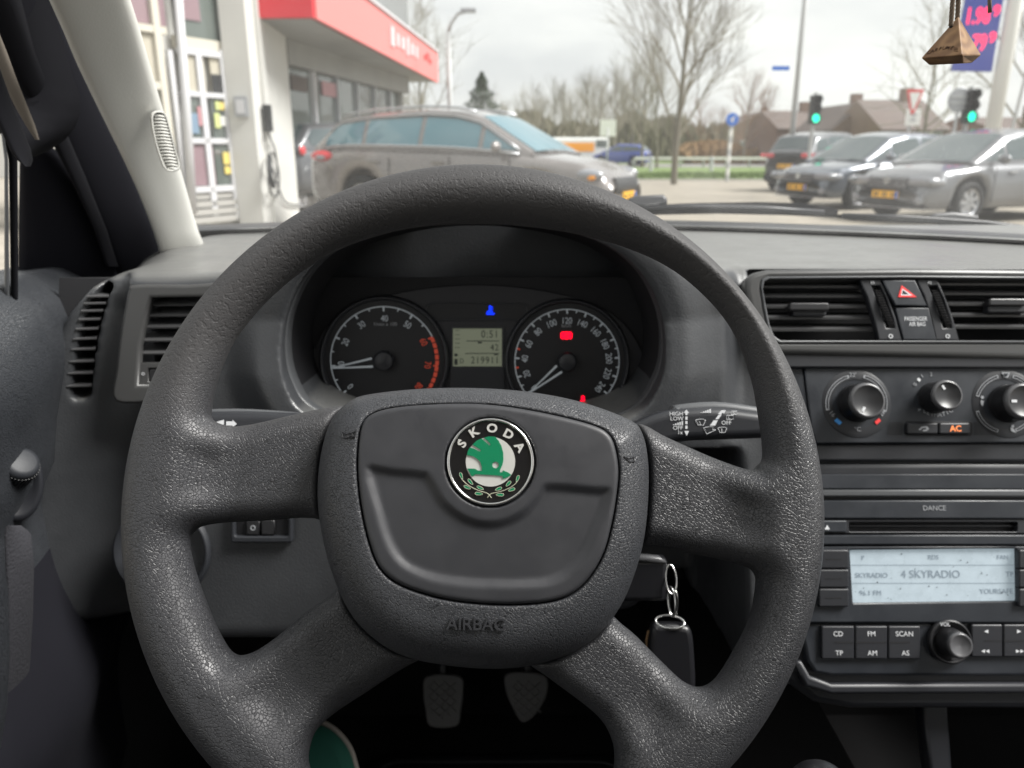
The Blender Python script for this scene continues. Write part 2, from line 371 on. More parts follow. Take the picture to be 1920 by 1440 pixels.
# ------------------------------------------------------------------ implicit solids
def poly_sdf(P, X, Y):
    """signed distance to a closed polygon (negative inside)"""
    P = np.array(P, dtype=np.float64); X = np.asarray(X); d2 = np.full(X.shape, 1e9); ins = np.zeros(X.shape, bool)
    for i in range(len(P)):
        ax, ay = P[i - 1]; bx, by = P[i]; ex, ey = bx - ax, by - ay
        t = np.clip(((X - ax) * ex + (Y - ay) * ey) / (ex * ex + ey * ey + 1e-18), 0, 1)
        dx, dy = X - ax - t * ex, Y - ay - t * ey; d2 = np.minimum(d2, dx * dx + dy * dy)
        c = ((ay <= Y) & (by > Y)) | ((by <= Y) & (ay > Y))
        ins ^= c & (X < ax + (Y - ay) * ex / (ey if abs(ey) > 1e-12 else 1e-12))
    d = np.sqrt(d2); return np.where(ins, -d, d)
def smin(a, b, k):
    h = np.clip(.5 + .5 * (b - a) / k, 0, 1); return b + (a - b) * h - k * h * (1 - h)
def smax(a, b, k): return -smin(-a, -b, k)
def sstep(a, b, x):
    t = np.clip((x - a) / (b - a), 0, 1); return t * t * (3 - 2 * t)
def nets(name, Fv, org, h):
    """naive surface nets"""
    Fv = Fv.astype(np.float32); s = Fv < 0; nx, ny, nz_ = Fv.shape
    cnt = np.zeros((nx - 1, ny - 1, nz_ - 1), np.int8)
    C = [(a, b, c) for a in (0, 1) for b in (0, 1) for c in (0, 1)]
    for a, b, c in C: cnt += s[a:nx - 1 + a, b:ny - 1 + b, c:nz_ - 1 + c]
    I = np.argwhere((cnt > 0) & (cnt < 8)); ids = np.full(cnt.shape, -1, np.int32); ids[I[:, 0], I[:, 1], I[:, 2]] = np.arange(len(I))
    val = {q: Fv[I[:, 0] + q[0], I[:, 1] + q[1], I[:, 2] + q[2]] for q in C}
    acc = np.zeros((len(I), 3)); num = np.zeros(len(I))
    for q in C:
        for ax in range(3):
            if q[ax] == 0:
                q2 = list(q); q2[ax] = 1; fa, fb = val[q], val[tuple(q2)]; mk = (fa < 0) != (fb < 0)
                t = np.where(mk, fa / np.where(mk, fa - fb, 1), 0); p = np.tile(np.array(q, float), (len(I), 1)); p[:, ax] += t
                acc += p * mk[:, None]; num += mk
    V = (I + acc / num[:, None]) * h + np.array(org)
    quads = []
    for ax in range(3):
        sl0 = [slice(None)] * 3; sl1 = [slice(None)] * 3; sl0[ax] = slice(0, -1); sl1[ax] = slice(1, None)
        a, b = s[tuple(sl0)], s[tuple(sl1)]; E = np.argwhere(a != b); o1, o2 = (ax + 1) % 3, (ax + 2) % 3
        E = E[(E[:, o1] > 0) & (E[:, o2] > 0) & (E[:, o1] < s.shape[o1] - 1) & (E[:, o2] < s.shape[o2] - 1)]
        q = []
        for d1, d2 in ((-1, -1), (0, -1), (0, 0), (-1, 0)):
            e = E.copy(); e[:, o1] += d1; e[:, o2] += d2; q.append(ids[e[:, 0], e[:, 1], e[:, 2]])
        q = np.stack(q, 1); flip = ~a[E[:, 0], E[:, 1], E[:, 2]]; q[flip] = q[flip][:, ::-1]; quads.append(q)
    Q = np.concatenate(quads); Q = Q[(Q >= 0).all(1)]
    me = bpy.data.meshes.new(name); me.vertices.add(len(V)); me.vertices.foreach_set('co', V.astype(np.float32).ravel())
    me.loops.add(len(Q) * 4); me.loops.foreach_set('vertex_index', Q.astype(np.int32).ravel())
    me.polygons.add(len(Q)); me.polygons.foreach_set('loop_start', np.arange(0, len(Q) * 4, 4, dtype=np.int32))
    me.update(calc_edges=True); me.validate(); me.shade_smooth(); return me
# ================================================================== THE CAR WE SIT IN
# ---------------- dashboard body (one implicit solid: top pad, binnacle, left end, centre)
STK = Plane(W(1700, 655, .72), tilt(24))            # centre stack face
FACE = Plane(W(885, 650, .70), tilt(8))             # bezel plane of the instruments
DIAL = Plane(W(885, 650, .775), tilt(12))           # dial plane inside the cavity
LEFT = Plane(W(330, 650, .70), Vector((.10, -.97, .14)))   # plane of the left vent
SIDE = Plane(W(170, 640, .715), Vector((.35, -.92, .16)))  # plane of the slot vent at the left end
cluster_in = smooth_poly([(536, 650), (545, 580), (585, 505), (660, 448), (770, 418), (885, 408), (1000, 418), (1110, 446), (1190, 500), (1232, 575),
                          (1242, 650), (1228, 712), (1185, 765), (1080, 800), (885, 815), (690, 800), (585, 762), (548, 712)], 5)
cluster_out = smooth_poly([(502, 655), (512, 570), (560, 480), (650, 420), (770, 388), (885, 378), (1000, 388), (1120, 418), (1215, 480), (1262, 565),
                           (1271, 650), (1256, 730), (1200, 790), (1085, 832), (885, 850), (685, 832), (575, 793), (517, 725)], 5)
left_hole = [(284, 558), (445, 556), (430, 640), (400, 722), (258, 722), (262, 650), (272, 600)]
slot_hole = smooth_poly([(181, 537), (208, 537), (196, 563), (184, 600), (175, 645), (168, 690), (161, 747), (129, 747), (133, 690), (143, 636), (156, 585), (168, 555)], 3)
stack_hole = [(1409, 512), (2100, 512), (2100, 664), (1430, 664), (1415, 600)]
h = .0034
gx = np.arange(-.62, .86, h); gy = np.arange(.545, 1.24, h); gz = np.arange(-.475, -.035, h)
X, Z = np.meshgrid(gx, gz, indexing='ij')
def xz(pl, pts, off=0):
    out = []
    for u, v in pts:
        p = pl.hit(u, v, off) - CAM; out.append((p.x, p.z))
    return out
def plane_Y(pl):                                     # Y of the plane at (x, z)
    o_ = pl.o - CAM; return o_.y - ((X - o_.x) * pl.n.x + (Z - o_.z) * pl.n.z) / pl.n.y
lower = np.clip(-.15 - Z, 0, 1)
Fr = .712 - .22 * lower - .10 * np.clip(-.15 - Z, 0, .05)
Fr = Fr + .13 * sstep(-.385, -.50, X) + .25 * sstep(-.48, -.62, X)
Fr = smin(Fr, plane_Y(LEFT) + .006 + .05 * sstep(-.26, -.16, X) + .15 * sstep(-.375, -.45, X) , .02)
# shoulders each side of the binnacle
cl2 = poly_sdf(xz(FACE, cluster_out), X, Z)
Fr = Fr - .020 * sstep(.045, .0, cl2)
# centre stack face
Fs = plane_Y(STK) + .004
Fr = Fr + (Fs - Fr) * sstep(.195, .225, X)
# slot panel at the left end is raised
sl2 = poly_sdf(xz(SIDE, slot_hole), X, Z)
Fr = Fr + (plane_Y(SIDE) - Fr) * sstep(.032, .010, sl2)
Fr = Fr + .13 * sstep(.005, .03, X) * sstep(.222, .205, X) * sstep(-.27, -.30, Z)
lm = sstep(-.338, -.356, X) * sstep(-.12, -.15, Z)
Fr = Fr + (plane_Y(SIDE) + .004 + .06 * np.clip(-.30 - Z, 0, 1) - Fr) * lm
under = np.where(X < .2, -.46, -.50) + 0 * X
x1, y1 = np.meshgrid(gx, gy, indexing='ij')
top = -.112 - .004 * (y1 - .74) - .05 * np.clip(-x1 - .40, 0, 1)
hump = .062 * sstep(.235, .125, np.abs(x1 + .035)) * sstep(1.02, .80, y1)
hump = .062 * np.exp(-(np.abs(x1 + .036) / .185) ** 5) * sstep(1.05, .78, y1)
top = top + hump
ev = [487, 510, 540, 585, 640, 700, 800, 1000, 1200]; eu = [235, 195, 160, 132, 112, 100, 97, 103, 130]
exz = xz_ = [(W(u, v, .735) - CAM) for u, v in zip(eu, ev)]
xe = np.interp(gz, [p.z for p in exz][::-1], [p.x for p in exz][::-1])
D = np.empty((len(gx), len(gy), len(gz)), np.float32)
holes2 = [(poly_sdf(xz(FACE, cluster_in), X, Z), .86), (poly_sdf(xz(LEFT, left_hole), X, Z), .80), (sl2, .80), (poly_sdf(xz(STK, stack_hole), X, Z), .80)]
inner = np.minimum(np.minimum(holes2[0][0] + .000, holes2[1][0]), np.minimum(holes2[2][0], holes2[3][0]))
for i in range(len(gx)):
    yy = gy[:, None]
    a = (Fr[i][None, :] - yy) * .9
    b = gz[None, :] - top[i][:, None]
    d = smax(a, b, .022)
    d = smax(d, (under[i][None, :] - gz[None, :]), .02)
    d = smax(d, xe[None, :] - gx[i] + 0 * yy - .05 * sstep(.80, 1.0, yy), .03)
    for h2, yb in holes2:
        if h2[i].min() < .03:
            d = smax(d, -np.maximum(h2[i][None, :], yy - yb), .0035)
    D[i] = d
D[:, 0, :] = 1; D[:, -1, :] = 1; D[:, :, 0] = 1; D[0] = 1; D[-1] = 1; D[:, :, -1] = 1
dash = thing('dashboard', W(885, 900, .75), 'dark grey grained dashboard across the car below the windscreen', 'dashboard')
me = nets('dashboard_body', D, (gx[0], gy[0], gz[0] + CZ), h); del D
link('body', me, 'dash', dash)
# end of the pad out to the windscreen, seen as the dark strip under the glass
# ---------------- instrument cluster
cl = thing('instrument_cluster', DIAL.hit(885, 700), 'black instrument cluster with two round dials behind the steering wheel', 'instrument cluster')
plate('bezel', FACE, cluster_out, .004, .024, 'bezel', dash, [cluster_in], bevel=.005, smooth=True, res=4)
cav = []
for dpt, k in ((.000, 0.0), (-.02, .02), (-.05, .05), (-.080, .08)):
    row = []
    for (u, v) in cluster_in:
        p = FACE.hit(u, v); c_ = FACE.hit(885, 640)
        row.append(p - FACE.n * (-dpt) * 1.0 + (c_ - p) * k * .35)
    cav.append(row + [row[0]])
loft('cavity_wall', cav, 'black', cl, closed=False)
face_out = smooth_poly([(560, 790), (572, 720), (590, 650), (630, 597), (700, 562), (790, 541), (890, 534), (990, 540), (1085, 560), (1155, 593), (1200, 650), (1213, 720), (1215, 800), (885, 830)], 5)
plate('face_surround', DIAL, face_out, 0, .006, 'cluster_face', cl, bevel=.001)
plate('back_plate', DIAL, [(540, 520), (1240, 520), (1240, 830), (540, 830)], -.004, .004, 'black', cl, bevel=.0003)
def seg_text(s, pl, u, v, off, hpx, m, parent, ang=0, name='numeral', sx=.8, ext=.0001):
    return text(name, s, pl, u, v, off, hpx, m, parent, ang, 'CENTER', ext, sx)
def dial(name_, cx, cy_, R, ticks, nums, a_of, arc, lab, needle_val, redfrom=None, reds=()):
    dd = MB(); mppx = DIAL.mpp(cx, cy_, .002); r = R * mppx; c = DIAL.loc(cx, cy_, .002)
    mw = DIAL.mat(.002) @ Matrix.Translation((c[0], c[1], 0))
    dd.lathe([(r * 1.10, -.002), (r * 1.13, .007), (r * 1.16, .008), (r * 1.20, .003), (r * 1.21, -.002)], 72)
    e = dd.build('dial_ring', 'dark', cl, True, mw)
    MB().lathe([(0.0, .0), (r * 1.11, .0)], 72).build('dial_face', 'dial_face', cl, False, mw @ Matrix.Translation((0, 0, .0006)))
    w = MB(); rd = MB()
    def arcseg(mb, a0, a1, r0, r1, z=.0012):
        n = max(2, int(abs(a1 - a0) / 4)); vs = []
        for k in range(n + 1):
            a = math.radians(a0 + (a1 - a0) * k / n)
            vs += [(r0 * math.cos(a), r0 * math.sin(a), z), (r1 * math.cos(a), r1 * math.sin(a), z)]
        mb.add(vs, [(2 * k, 2 * k + 1, 2 * k + 3, 2 * k + 2) for k in range(n)])
    arcseg(w, arc[0], arc[1], r * .985, r * 1.005)
    for val, ln, wd in ticks:
        a = a_of(val); da = math.degrees(wd * mppx / r)
        arcseg(w if redfrom is None or val < redfrom else rd, a - da / 2, a + da / 2, r * (1 - ln), r * .99, .0014)
    for val in reds:
        a = a_of(val); arcseg(rd, a - 1, a + 1, r * .93, r * .985, .0016)
    w.build('scale', 'dial_print', cl, False, mw)
    if redfrom is not None:
        a0, a1 = a_of(redfrom), a_of(80); n = 10
        for k in range(n):
            arcseg(rd, a0 + (a1 - a0) * k / n - .5, a0 + (a1 - a0) * (k + 1) / n + .8, r * .945, r * 1.01)
    if rd.v: rd.build('red_scale', 'dial_red', cl, False, mw)
    for val, rot in nums:
        a = math.radians(a_of(val)); q = .80
        u, v = cx + R * q * math.cos(a), cy_ - R * q * .97 * math.sin(a)
        t = seg_text(str(val) if name_ == 's' else str(val), DIAL, u, v, .0035, 12, 'dial_red' if redfrom is not None and val >= redfrom else 'dial_print', cl, a_of(val) - 90 if (a_of(val) > 0) else a_of(val) + 90 if False else a_of(val) - 90)
    # needle: two thin bars meeting at the tip, hub cap
    a = math.radians(a_of(needle_val)); nb = MB()
    tip = Vector((math.cos(a), math.sin(a), 0)) * r * .98; sd = Vector((-math.sin(a), math.cos(a), 0))
    for q in (-1, 1):
        base = Vector((math.cos(a), math.sin(a), 0)) * r * .20 + sd * r * .075 * q
        nb.tube([base + Vector((0, 0, .0095)), tip + Vector((0, 0, .0085))], [r * .022, r * .010], 6)
    nb.build('needle', 'dial_print', cl, False, mw)
    hb = MB().lathe([(0, .0135), (r * .14, .0135), (r * .18, .0115), (r * .19, .003)], 32); hb.build('needle_hub', 'dark', cl, True, mw)
ta = lambda v_: 218 - 3.2 * v_
dial('t', 721, 676, 101, [(v_, .06 if v_ % 10 else .09, 2.2 if v_ % 10 else 3.4) for v_ in range(0, 85, 5)], [(v_, 0) for v_ in range(0, 90, 10)], ta, (218, ta(60)), 0, 9.4, redfrom=60)
sa = lambda v_: 219 - 1.073 * v_
dial('s', 1063, 678, 98, [(v_, .06 if v_ % 20 else .09, 2.2 if v_ % 20 else 3.2) for v_ in range(0, 250, 10)], [(v_, 0) for v_ in range(0, 250, 20)], sa, (219, sa(240)), 0, 0, reds=(30, 50))
text('unit_print', '1/min x 100', DIAL, 722, 608, .0035, 6.5, 'grey_print', cl)
text('unit_print', 'km/h', DIAL, 1062, 611, .0035, 6.5, 'grey_print', cl)
slot = rrect(799, 568, 990, 600, 12); slot[0:6] = [(u - 6, v) for u, v in slot[0:6]]
plate('lamp_slot', DIAL, rrect(798, 567, 991, 601, 14), .0025, .003, 'dark', cl, [rrect(801, 570, 988, 598, 12)], bevel=.0005)
plate('lamp_slot_face', DIAL, rrect(800, 569, 989, 599, 12), .0008, .001, 'dial_face', cl, bevel=.0002)
tl = MB()
def pxmb(pl, off, polys, name, m, parent, depth=.0003):
    """flat print: joined small polygons in photo pixels"""
    mb = MB()
    for p in polys:
        vs = [pl.hit(u, v, off) for u, v in p]; mb.add(vs, [tuple(range(len(vs)))[::-1]])
    return mb.build(name, m, parent)
def rect(x0, y0, x1, y1): return [(x0, y0), (x1, y0), (x1, y1), (x0, y1)]
pxmb(DIAL, .0035, [rect(917, 573, 920, 584), rect(920, 575, 924, 577), rect(920, 579, 924, 581), [(914, 583), (923, 583), (925, 586), (912, 586)], [(911, 587), (928, 587), (926, 590), (913, 590)]], 'coolant_lamp', 'blue_lamp', cl)
br = [circ(1062, 629, 7.5, 20), rect(1051, 624, 1053.5, 634), rect(1070.5, 624, 1073, 634), [(1053, 622), (1058, 622), (1056, 636), (1053, 636)], [(1066, 622), (1071, 622), (1071, 636), (1068, 636)]]
pxmb(DIAL, .0036, br, 'brake_lamp', 'red_lamp', cl)
pxmb(DIAL, .0040, [rect(1061, 625, 1063, 630), rect(1061, 631.5, 1063, 633.5)], 'brake_lamp_mark', 'dial_face', cl)
pxmb(DIAL, .0036, [circ(1093, 745, 3.5, 12), [(1090, 748), (1096, 748), (1101, 760), (1099, 766), (1087, 766), (1084, 760)]], 'belt_lamp', 'red_lamp', cl)
plate('display_frame', DIAL, [(845, 612), (945, 612), (946, 735), (844, 735)], .0022, .003, 'dark', cl, [rect(849, 616, 941, 687)], bevel=.0004)
plate('display', DIAL, rect(848, 615, 942, 688), .0012, .001, 'lcd', cl, bevel=.0001)
for s_, u, v, hh, al in (('0:51', 935, 627, 14, 'RIGHT'), ('42', 935, 652, 12, 'RIGHT'), ('219911', 936, 676, 13, 'RIGHT'), ('D', 870, 677, 9, 'RIGHT')):
    text('display_digits', s_, DIAL, u, v, .0016, hh, 'lcd_ink', cl, align=al, sx=.85, spacing=1.15)
pxmb(DIAL, .0016, [rect(874, 638.5, 936, 640), rect(872, 662, 936, 663.4), rect(896, 641, 904, 644), rect(852, 663, 858, 668), rect(852, 673, 858, 684), rect(926, 664, 934, 666)] + [rect(853, 619 + 8 * k, 862, 620 + 8 * k) for k in range(5)], 'display_lines', 'lcd_ink', cl)
# ---------------- left vent and the slot vent at the end of the dashboard
lv = thing('side_air_vent', LEFT.hit(350, 700), 'square dark air vent with horizontal slats left of the steering wheel', 'air vent')
plate('vent_frame', LEFT, smooth_poly([(240, 545), (252, 534), (350, 534), (455, 536), (450, 620), (438, 670), (405, 730), (375, 752), (300, 754), (215, 753), (217, 690), (225, 620), (233, 575)], 4), .004, .012, 'vent_frame', lv,
      [left_hole], bevel=.003, smooth=True, res=3)
plate('vent_back', LEFT, [(255, 545), (450, 545), (440, 730), (250, 730)], -.055, .002, 'black', lv)
def slat(pl, u0, v0, u1, v1, deep, th, m, parent, ang=25, top=0.0):
    a, b = pl.hit(u0, v0, top), pl.hit(u1, v1, top); R = Matrix.Rotation(math.radians(0), 3, 'X')
    ax = (b - a).normalized(); dn = (-pl.n * math.cos(math.radians(ang)) + pl.y * math.sin(math.radians(ang))).normalized(); nn = ax.cross(dn)
    vs = []
    for p in (a, b):
        for s_, t_ in ((.0, -.5), (.0, .5), (.15, 1), (1, .6), (1, -.6), (.15, -1)):
            vs.append(p + dn * deep * s_ + nn * th * .5 * t_)
    f = [(0, 1, 2, 3, 4, 5), (11, 10, 9, 8, 7, 6)] + [(k, k + 6, (k + 1) % 6 + 6, (k + 1) % 6) for k in range(6)]
    return part('slat', vs, f, m, parent)
for u0, v in ((281, 573), (279, 593), (274, 615), (268, 640), (262, 664)):
    slat(LEFT, u0 - 2, v, 448 - (v - 556) * .28, v - 2, .022, .0030, 'slat', lv, 18, -.006)
plate('wheel_panel', LEFT, [(261, 680), (410, 680), (400, 722), (258, 722)], .000, .006, 'vent_frame', lv, [rect(278, 690, 310, 716)], bevel=.0008)
plate('thumb_wheel', LEFT, rect(280, 692, 308, 714), -.001, .008, 'knob', lv)
text('closed_mark', 'o', LEFT, 268, 700, .0006, 9, 'white_print', lv)
sv = thing('window_demist_vent', SIDE.hit(160, 740), 'narrow curved slot vent on the left end of the dashboard', 'air vent')
plate('vent_back', SIDE, [(110, 520), (230, 520), (190, 760), (110, 760)], -.045, .002, 'black', sv)
for v in (556, 569, 583, 599, 617, 635.5, 655, 678, 700, 724):
    L_ = 128 + (750 - v) ** 2 * .00100; Rr = 166 + (720 - v) * .10 + max(0, 640 - v) ** 2 * .0022
    slat(SIDE, L_ - 4, v + 1, Rr + 6, v, .016, .0022, 'slat', sv, 10, -.003)
# ---------------- centre vents
cv = thing('centre_air_vents', STK.hit(1700, 655), 'pair of centre air vents in a rounded grey frame above the heater controls', 'air vent')
v_out = [(1397, 545), (1400, 524), (1412, 511), (1440, 504), (1700, 501), (2120, 506), (2120, 676), (1450, 664), (1432, 650), (1415, 612), (1402, 570)]
v_out = smooth_poly(v_out[:4], 4, False) + v_out[4:7] + smooth_poly(v_out[7:], 4, False)
v_in = [(1431, 540), (1434, 527), (1444, 523), (1700, 521), (2060, 524), (2060, 638), (1464, 638), (1452, 630), (1444, 610), (1436, 570)]
plate('vent_frame', STK, v_out, .014, .03, 'vent_frame', cv, [v_in], bevel=.0055, smooth=True, res=4)
plate('inner_lip', STK, [(u + (885 - u) * 0 - (4 if u < 1500 else 0), v + (-5 if v < 560 else 5)) for u, v in v_in], .0155, .004, 'bezel', cv, [v_in], bevel=.0012, smooth=True)
plate('vent_back', STK, [(1400, 500), (2080, 500), (2080, 660), (1400, 660)], -.05, .002, 'black', cv)
for k, v in enumerate((538, 556, 576, 597, 619)):
    slat(STK, 1430 + 2.6 * k, v, 1640 + 8 * k, v, .028, .0042, 'slat', cv, 22, .002)
    slat(STK, 1756 + 8 * k, v - 5, 2065, v - 4, .028, .0042, 'slat', cv, 22, .002)
def tab(x0, y0, x1, y1):
    plate('vent_tab', STK, rrect(x0, y0, x1, y1, 4), .012, .010, 'knob', cv, bevel=.0015, smooth=True)
    for k in range(14):
        pass
tab(1481, 567, 1555, 582); plate('vent_tab_body', STK, rrect(1488, 577, 1550, 592, 4), .008, .01, 'dark', cv, bevel=.0015)
tab(1855, 559, 1925, 573); plate('vent_tab_body', STK, rrect(1853, 566, 1925, 586, 4), .008, .01, 'dark', cv, bevel=.0015)
def strip_panel(dx):
    o_ = [(1612 + dx, 523.6), (1651 + dx, 523.6), (1665 + dx, 555), (1680 + dx, 595), (1692 + dx, 637.5), (1648 + dx, 637.5), (1640 + dx, 600), (1626 + dx, 555)]
    hole = [(1634 + dx, 535), (1650 + dx, 535), (1662 + dx, 560), (1675 + dx, 600), (1679 + dx, 615), (1662 + dx, 615), (1655 + dx, 590), (1644 + dx, 560)]
    plate('wheel_panel', STK, o_, .012, .008, 'dark', cv, [hole], bevel=.0012)
    mb = MB()                                        # ribbed thumb wheel
    for k in range(15):
        t = k / 14; u = 1645 + dx + 26 * t; v = 545 + 66 * t
        p = STK.hit(u, v, .009 + .006 * math.sin(math.pi * t)); mb.box(p, (.0060, .0035, .0013))
    mb.build('thumb_wheel', 'knob', cv)
    text('open_mark', 'ss', STK, 1636 + dx, 529, .0125, 7, 'white_print', cv)
    text('closed_mark', 'o', STK, 1670 + dx, 629, .0125, 12, 'white_print', cv)
strip_panel(0); strip_panel(107)
hz = thing('hazard_light_switch', STK.hit(1697, 572), 'black square switch with a red triangle outline between the centre vents', 'switch')
plate('button', STK, [(1655, 525), (1716, 525), (1739, 573), (1679, 573)], .014, .009, 'panel', hz, bevel=.0012, smooth=True)
def tri(cx, cy_, s_): return [(cx - 1.5 * s_ / 12 * 3, cy_ - s_), (cx + s_ * .95 + 2, cy_ + s_ * .72), (cx - s_ * .95, cy_ + s_ * .72)]
T0, T1, T2, T3 = [(1691, 535), (1719, 557), (1684, 557)], [(1692, 541), (1711, 554), (1689, 554)], [(1693, 544), (1704, 552), (1691, 552)], [(1694.5, 547.5), (1698, 550.3), (1694, 550.3)]
plate('triangle_mark', STK, T0, .0146, .0006, 'red_print', hz, [T1], bevel=.0001)
plate('triangle_mark', STK, T1, .0146, .0006, 'white_print', hz, [T2], bevel=.0001)
ab = thing('airbag_warning_panel', STK.hit(1715, 636), 'blank black panel lettered passenger airbag below the hazard switch', 'warning panel')
plate('panel', STK, [(1680, 577), (1741, 577), (1757, 637), (1694, 637)], .013, .008, 'panel', ab, bevel=.001, smooth=True)
text('lettering', 'PASSENGER', STK, 1717, 598, .0132, 8, 'white_print', ab, sx=.72)
text('lettering', 'AIR BAG', STK, 1720, 608, .0132, 8, 'white_print', ab, sx=.72)
# ---------------- heater panel
cp = thing('heater_control_panel', STK.hit(1700, 829), 'black heater control panel with three round knobs', 'control panel')
plate('ledge', STK, [(1440, 660), (2120, 672), (2120, 690), (1470, 690)], .010, .012, 'dark', cp, bevel=.002, smooth=True)
plate('side_panel', STK, [(1440, 678), (1503, 678), (1514, 760), (1522, 862), (1462, 862)], .004, .01, 'panel', cp, bevel=.001)
plate('fascia', STK, [(1507, 678), (2120, 682), (2120, 829), (1530, 832), (1521, 800)], .006, .010, 'panel', cp, bevel=.0015, smooth=True)
plate('lower_edge', STK, [(1526, 831), (2120, 829), (2120, 866), (1530, 866)], .002, .010, 'dark', cp, bevel=.003, smooth=True)
def rotary(u, v, uf, vf, r0, r1, mark_ang, label_):
    a = STK.hit(u, v, .006); r = r0 * STK.mpp(u, v, .006); rf = r1 * STK.mpp(uf, vf, .03); H = .024
    mw = STK.mat(0) @ Matrix.Translation((*STK.loc(u, v, .006), .006))
    kt = MB().lathe([(r * 1.08, 0), (r * 1.08, .002), (r * 1.0, .0035), (r * .97, H * .8)], 64).build('knob', 'knob', cp, True, mw); kt['label'] = label_
    MB().lathe([(r * .97, H * .8), (rf * 1.04, H * .9), (rf * 1.03, H * .98), (rf * .94, H * 1.06), (rf * .86, H * 1.06)], 64).build('knob_rim', 'knob_rim', kt, True, mw)
    MB().lathe([(rf * .87, H * 1.058), (rf * .84, H * 1.04), (0.0, H * 1.035)], 64).build('knob_cap', 'knob', kt, True, mw)
    mb = MB()
    for k in range(56):
        t = 2 * math.pi * k / 56; mb.box((r * 1.0 * math.cos(t), r * 1.0 * math.sin(t), H * .45), (.0011, .0011, H * .75), Matrix.Rotation(t, 3, 'Z'))
    mb.build('grip_rib', 'knob', kt, False, mw)
    t = math.radians(mark_ang); MB().box((rf * .58 * math.cos(t), rf * .58 * math.sin(t), H * 1.045), (rf * .30, rf * .15, .0006), Matrix.Rotation(t, 3, 'Z')).build('pointer_mark', 'white_print', kt, False, mw)
    return kt
rotary(1605, 756, 1623, 744, 33, 33, 240, 'heater knob between blue and red marks, leftmost of the three')
rotary(1750, 746, 1763, 734, 27, 28, 118, 'small fan knob in the middle of the heater panel')
rotary(1888, 757, 1905, 745, 33, 33, 180, 'air direction knob at the right end of the heater panel')
def arcplate(cx, cy_, R, a0, a1, wpx, name, m, parent, off=.0064):
    o1 = []; o2 = []
    for k in range(13):
        a = math.radians(a0 + (a1 - a0) * k / 12); o1.append((cx + R * math.cos(a), cy_ - R * .96 * math.sin(a))); o2.append((cx + (R - wpx) * math.cos(a), cy_ - (R - wpx) * .96 * math.sin(a)))
    i1 = [(cx + (R - 1.1) * math.cos(math.radians(a0 + (a1 - a0) * (k + .4) / 12.8)), cy_ - (R - 1.1) * .96 * math.sin(math.radians(a0 + (a1 - a0) * (k + .4) / 12.8))) for k in range(13)]
    i2 = [(cx + (R - wpx + 1.1) * math.cos(math.radians(a0 + (a1 - a0) * (k + .4) / 12.8)), cy_ - (R - wpx + 1.1) * .96 * math.sin(math.radians(a0 + (a1 - a0) * (k + .4) / 12.8))) for k in range(13)]
    plate(name, STK, o1 + o2[::-1], off, .0004, m, parent, [i1 + i2[::-1]], bevel=.00003)
for cx, cy_, R in ((1606, 757, 58), (1886, 757, 58)):
    c0 = STK.loc(cx, cy_, .006); rr_ = R * STK.mpp(cx, cy_, .006)
    MB().lathe([(rr_ * .80, .0004), (rr_ * 1.08, .0004), (rr_ * 1.11, .0)], 64).build('dial_ground', 'dark', cp, True, STK.mat(.0062) @ Matrix.Translation((*c0, 0)))
for a0, a1 in ((105, 193), (76, -16)): arcplate(1606, 757, 58, a0, a1, 6, 'scale_arc', 'grey_print', cp, .0072)
for a0, a1 in ((105, 165), (76, 20), (195, 255), (-15, -70)): arcplate(1886, 757, 58, a0, a1, 6, 'scale_arc', 'grey_print', cp, .0072)
text('lettering', "22'", STK, 1599, 703, .0072, 8, 'grey_print', cp)
text('lettering', '16', STK, 1560, 776, .0072, 8, 'grey_print', cp, -50)
text('lettering', '26', STK, 1654, 775, .0072, 8, 'grey_print', cp, 50)
text('lettering', '\u00b0C', STK, 1608, 805, .0072, 8, 'grey_print', cp)
pxmb(STK, .0074, [[(1569, 784), (1579, 792), (1574, 797), (1564, 789)]], 'cold_mark', 'blue_print', cp)
pxmb(STK, .0074, [[(1640, 791), (1648, 784), (1652, 789), (1644, 796)]], 'hot_mark', 'red_print', cp)
for s_, u, v, a in (('0', 1716, 721, 60), ('1', 1729, 705, 30), ('2', 1746, 702, 5), ('4', 1723, 768, -60)): text('lettering', s_, STK, u, v, .0066, 7, 'grey_print', cp, a)
pxmb(STK, .0066, [[(1719, 712), (1722, 708), (1727, 712), (1724, 716)]], 'fan_mark', 'white_print', cp)
for k, ch in enumerate('CLIMATIC'):
    a = math.radians(236 + 10.0 * k); text('lettering', ch, STK, 1758 + 42 * math.cos(a), 738 - 40 * math.sin(a), .0066, 7.5, 'grey_print', cp, math.degrees(a) + 90)
pxmb(STK, .0074, [[(1878, 698), (1894, 698), (1890, 708), (1882, 708)]], 'demist_mark', 'grey_print', cp)
pxmb(STK, .0080, [[(1881, 700), (1891, 700), (1888, 706), (1884, 706)]], 'demist_mark', 'panel', cp)
pxmb(STK, .0074, [circ(1842, 745, 3, 8), [(1839, 750), (1845, 752), (1843, 762), (1839, 758)]], 'figure_mark', 'grey_print', cp)
pxmb(STK, .0074, [circ(1899, 799, 3, 8), [(1894, 801), (1900, 803), (1906, 812), (1896, 808)]], 'figure_mark', 'grey_print', cp)
plate('button_well', STK, rrect(1697, 790, 1824, 817, 5), .0066, .003, 'black', cp, bevel=.0005)
plate('recirculation_button', STK, rrect(1701, 792.5, 1759, 814, 4), .010, .006, 'dark', cp, bevel=.0015, smooth=True)
plate('ac_button', STK, rrect(1761, 792.5, 1820, 814, 4), .010, .006, 'dark', cp, bevel=.0015, smooth=True)
text('ac_lettering', 'AC', STK, 1792, 804, .0103, 11, 'orange_lit', cp, bold=.02)
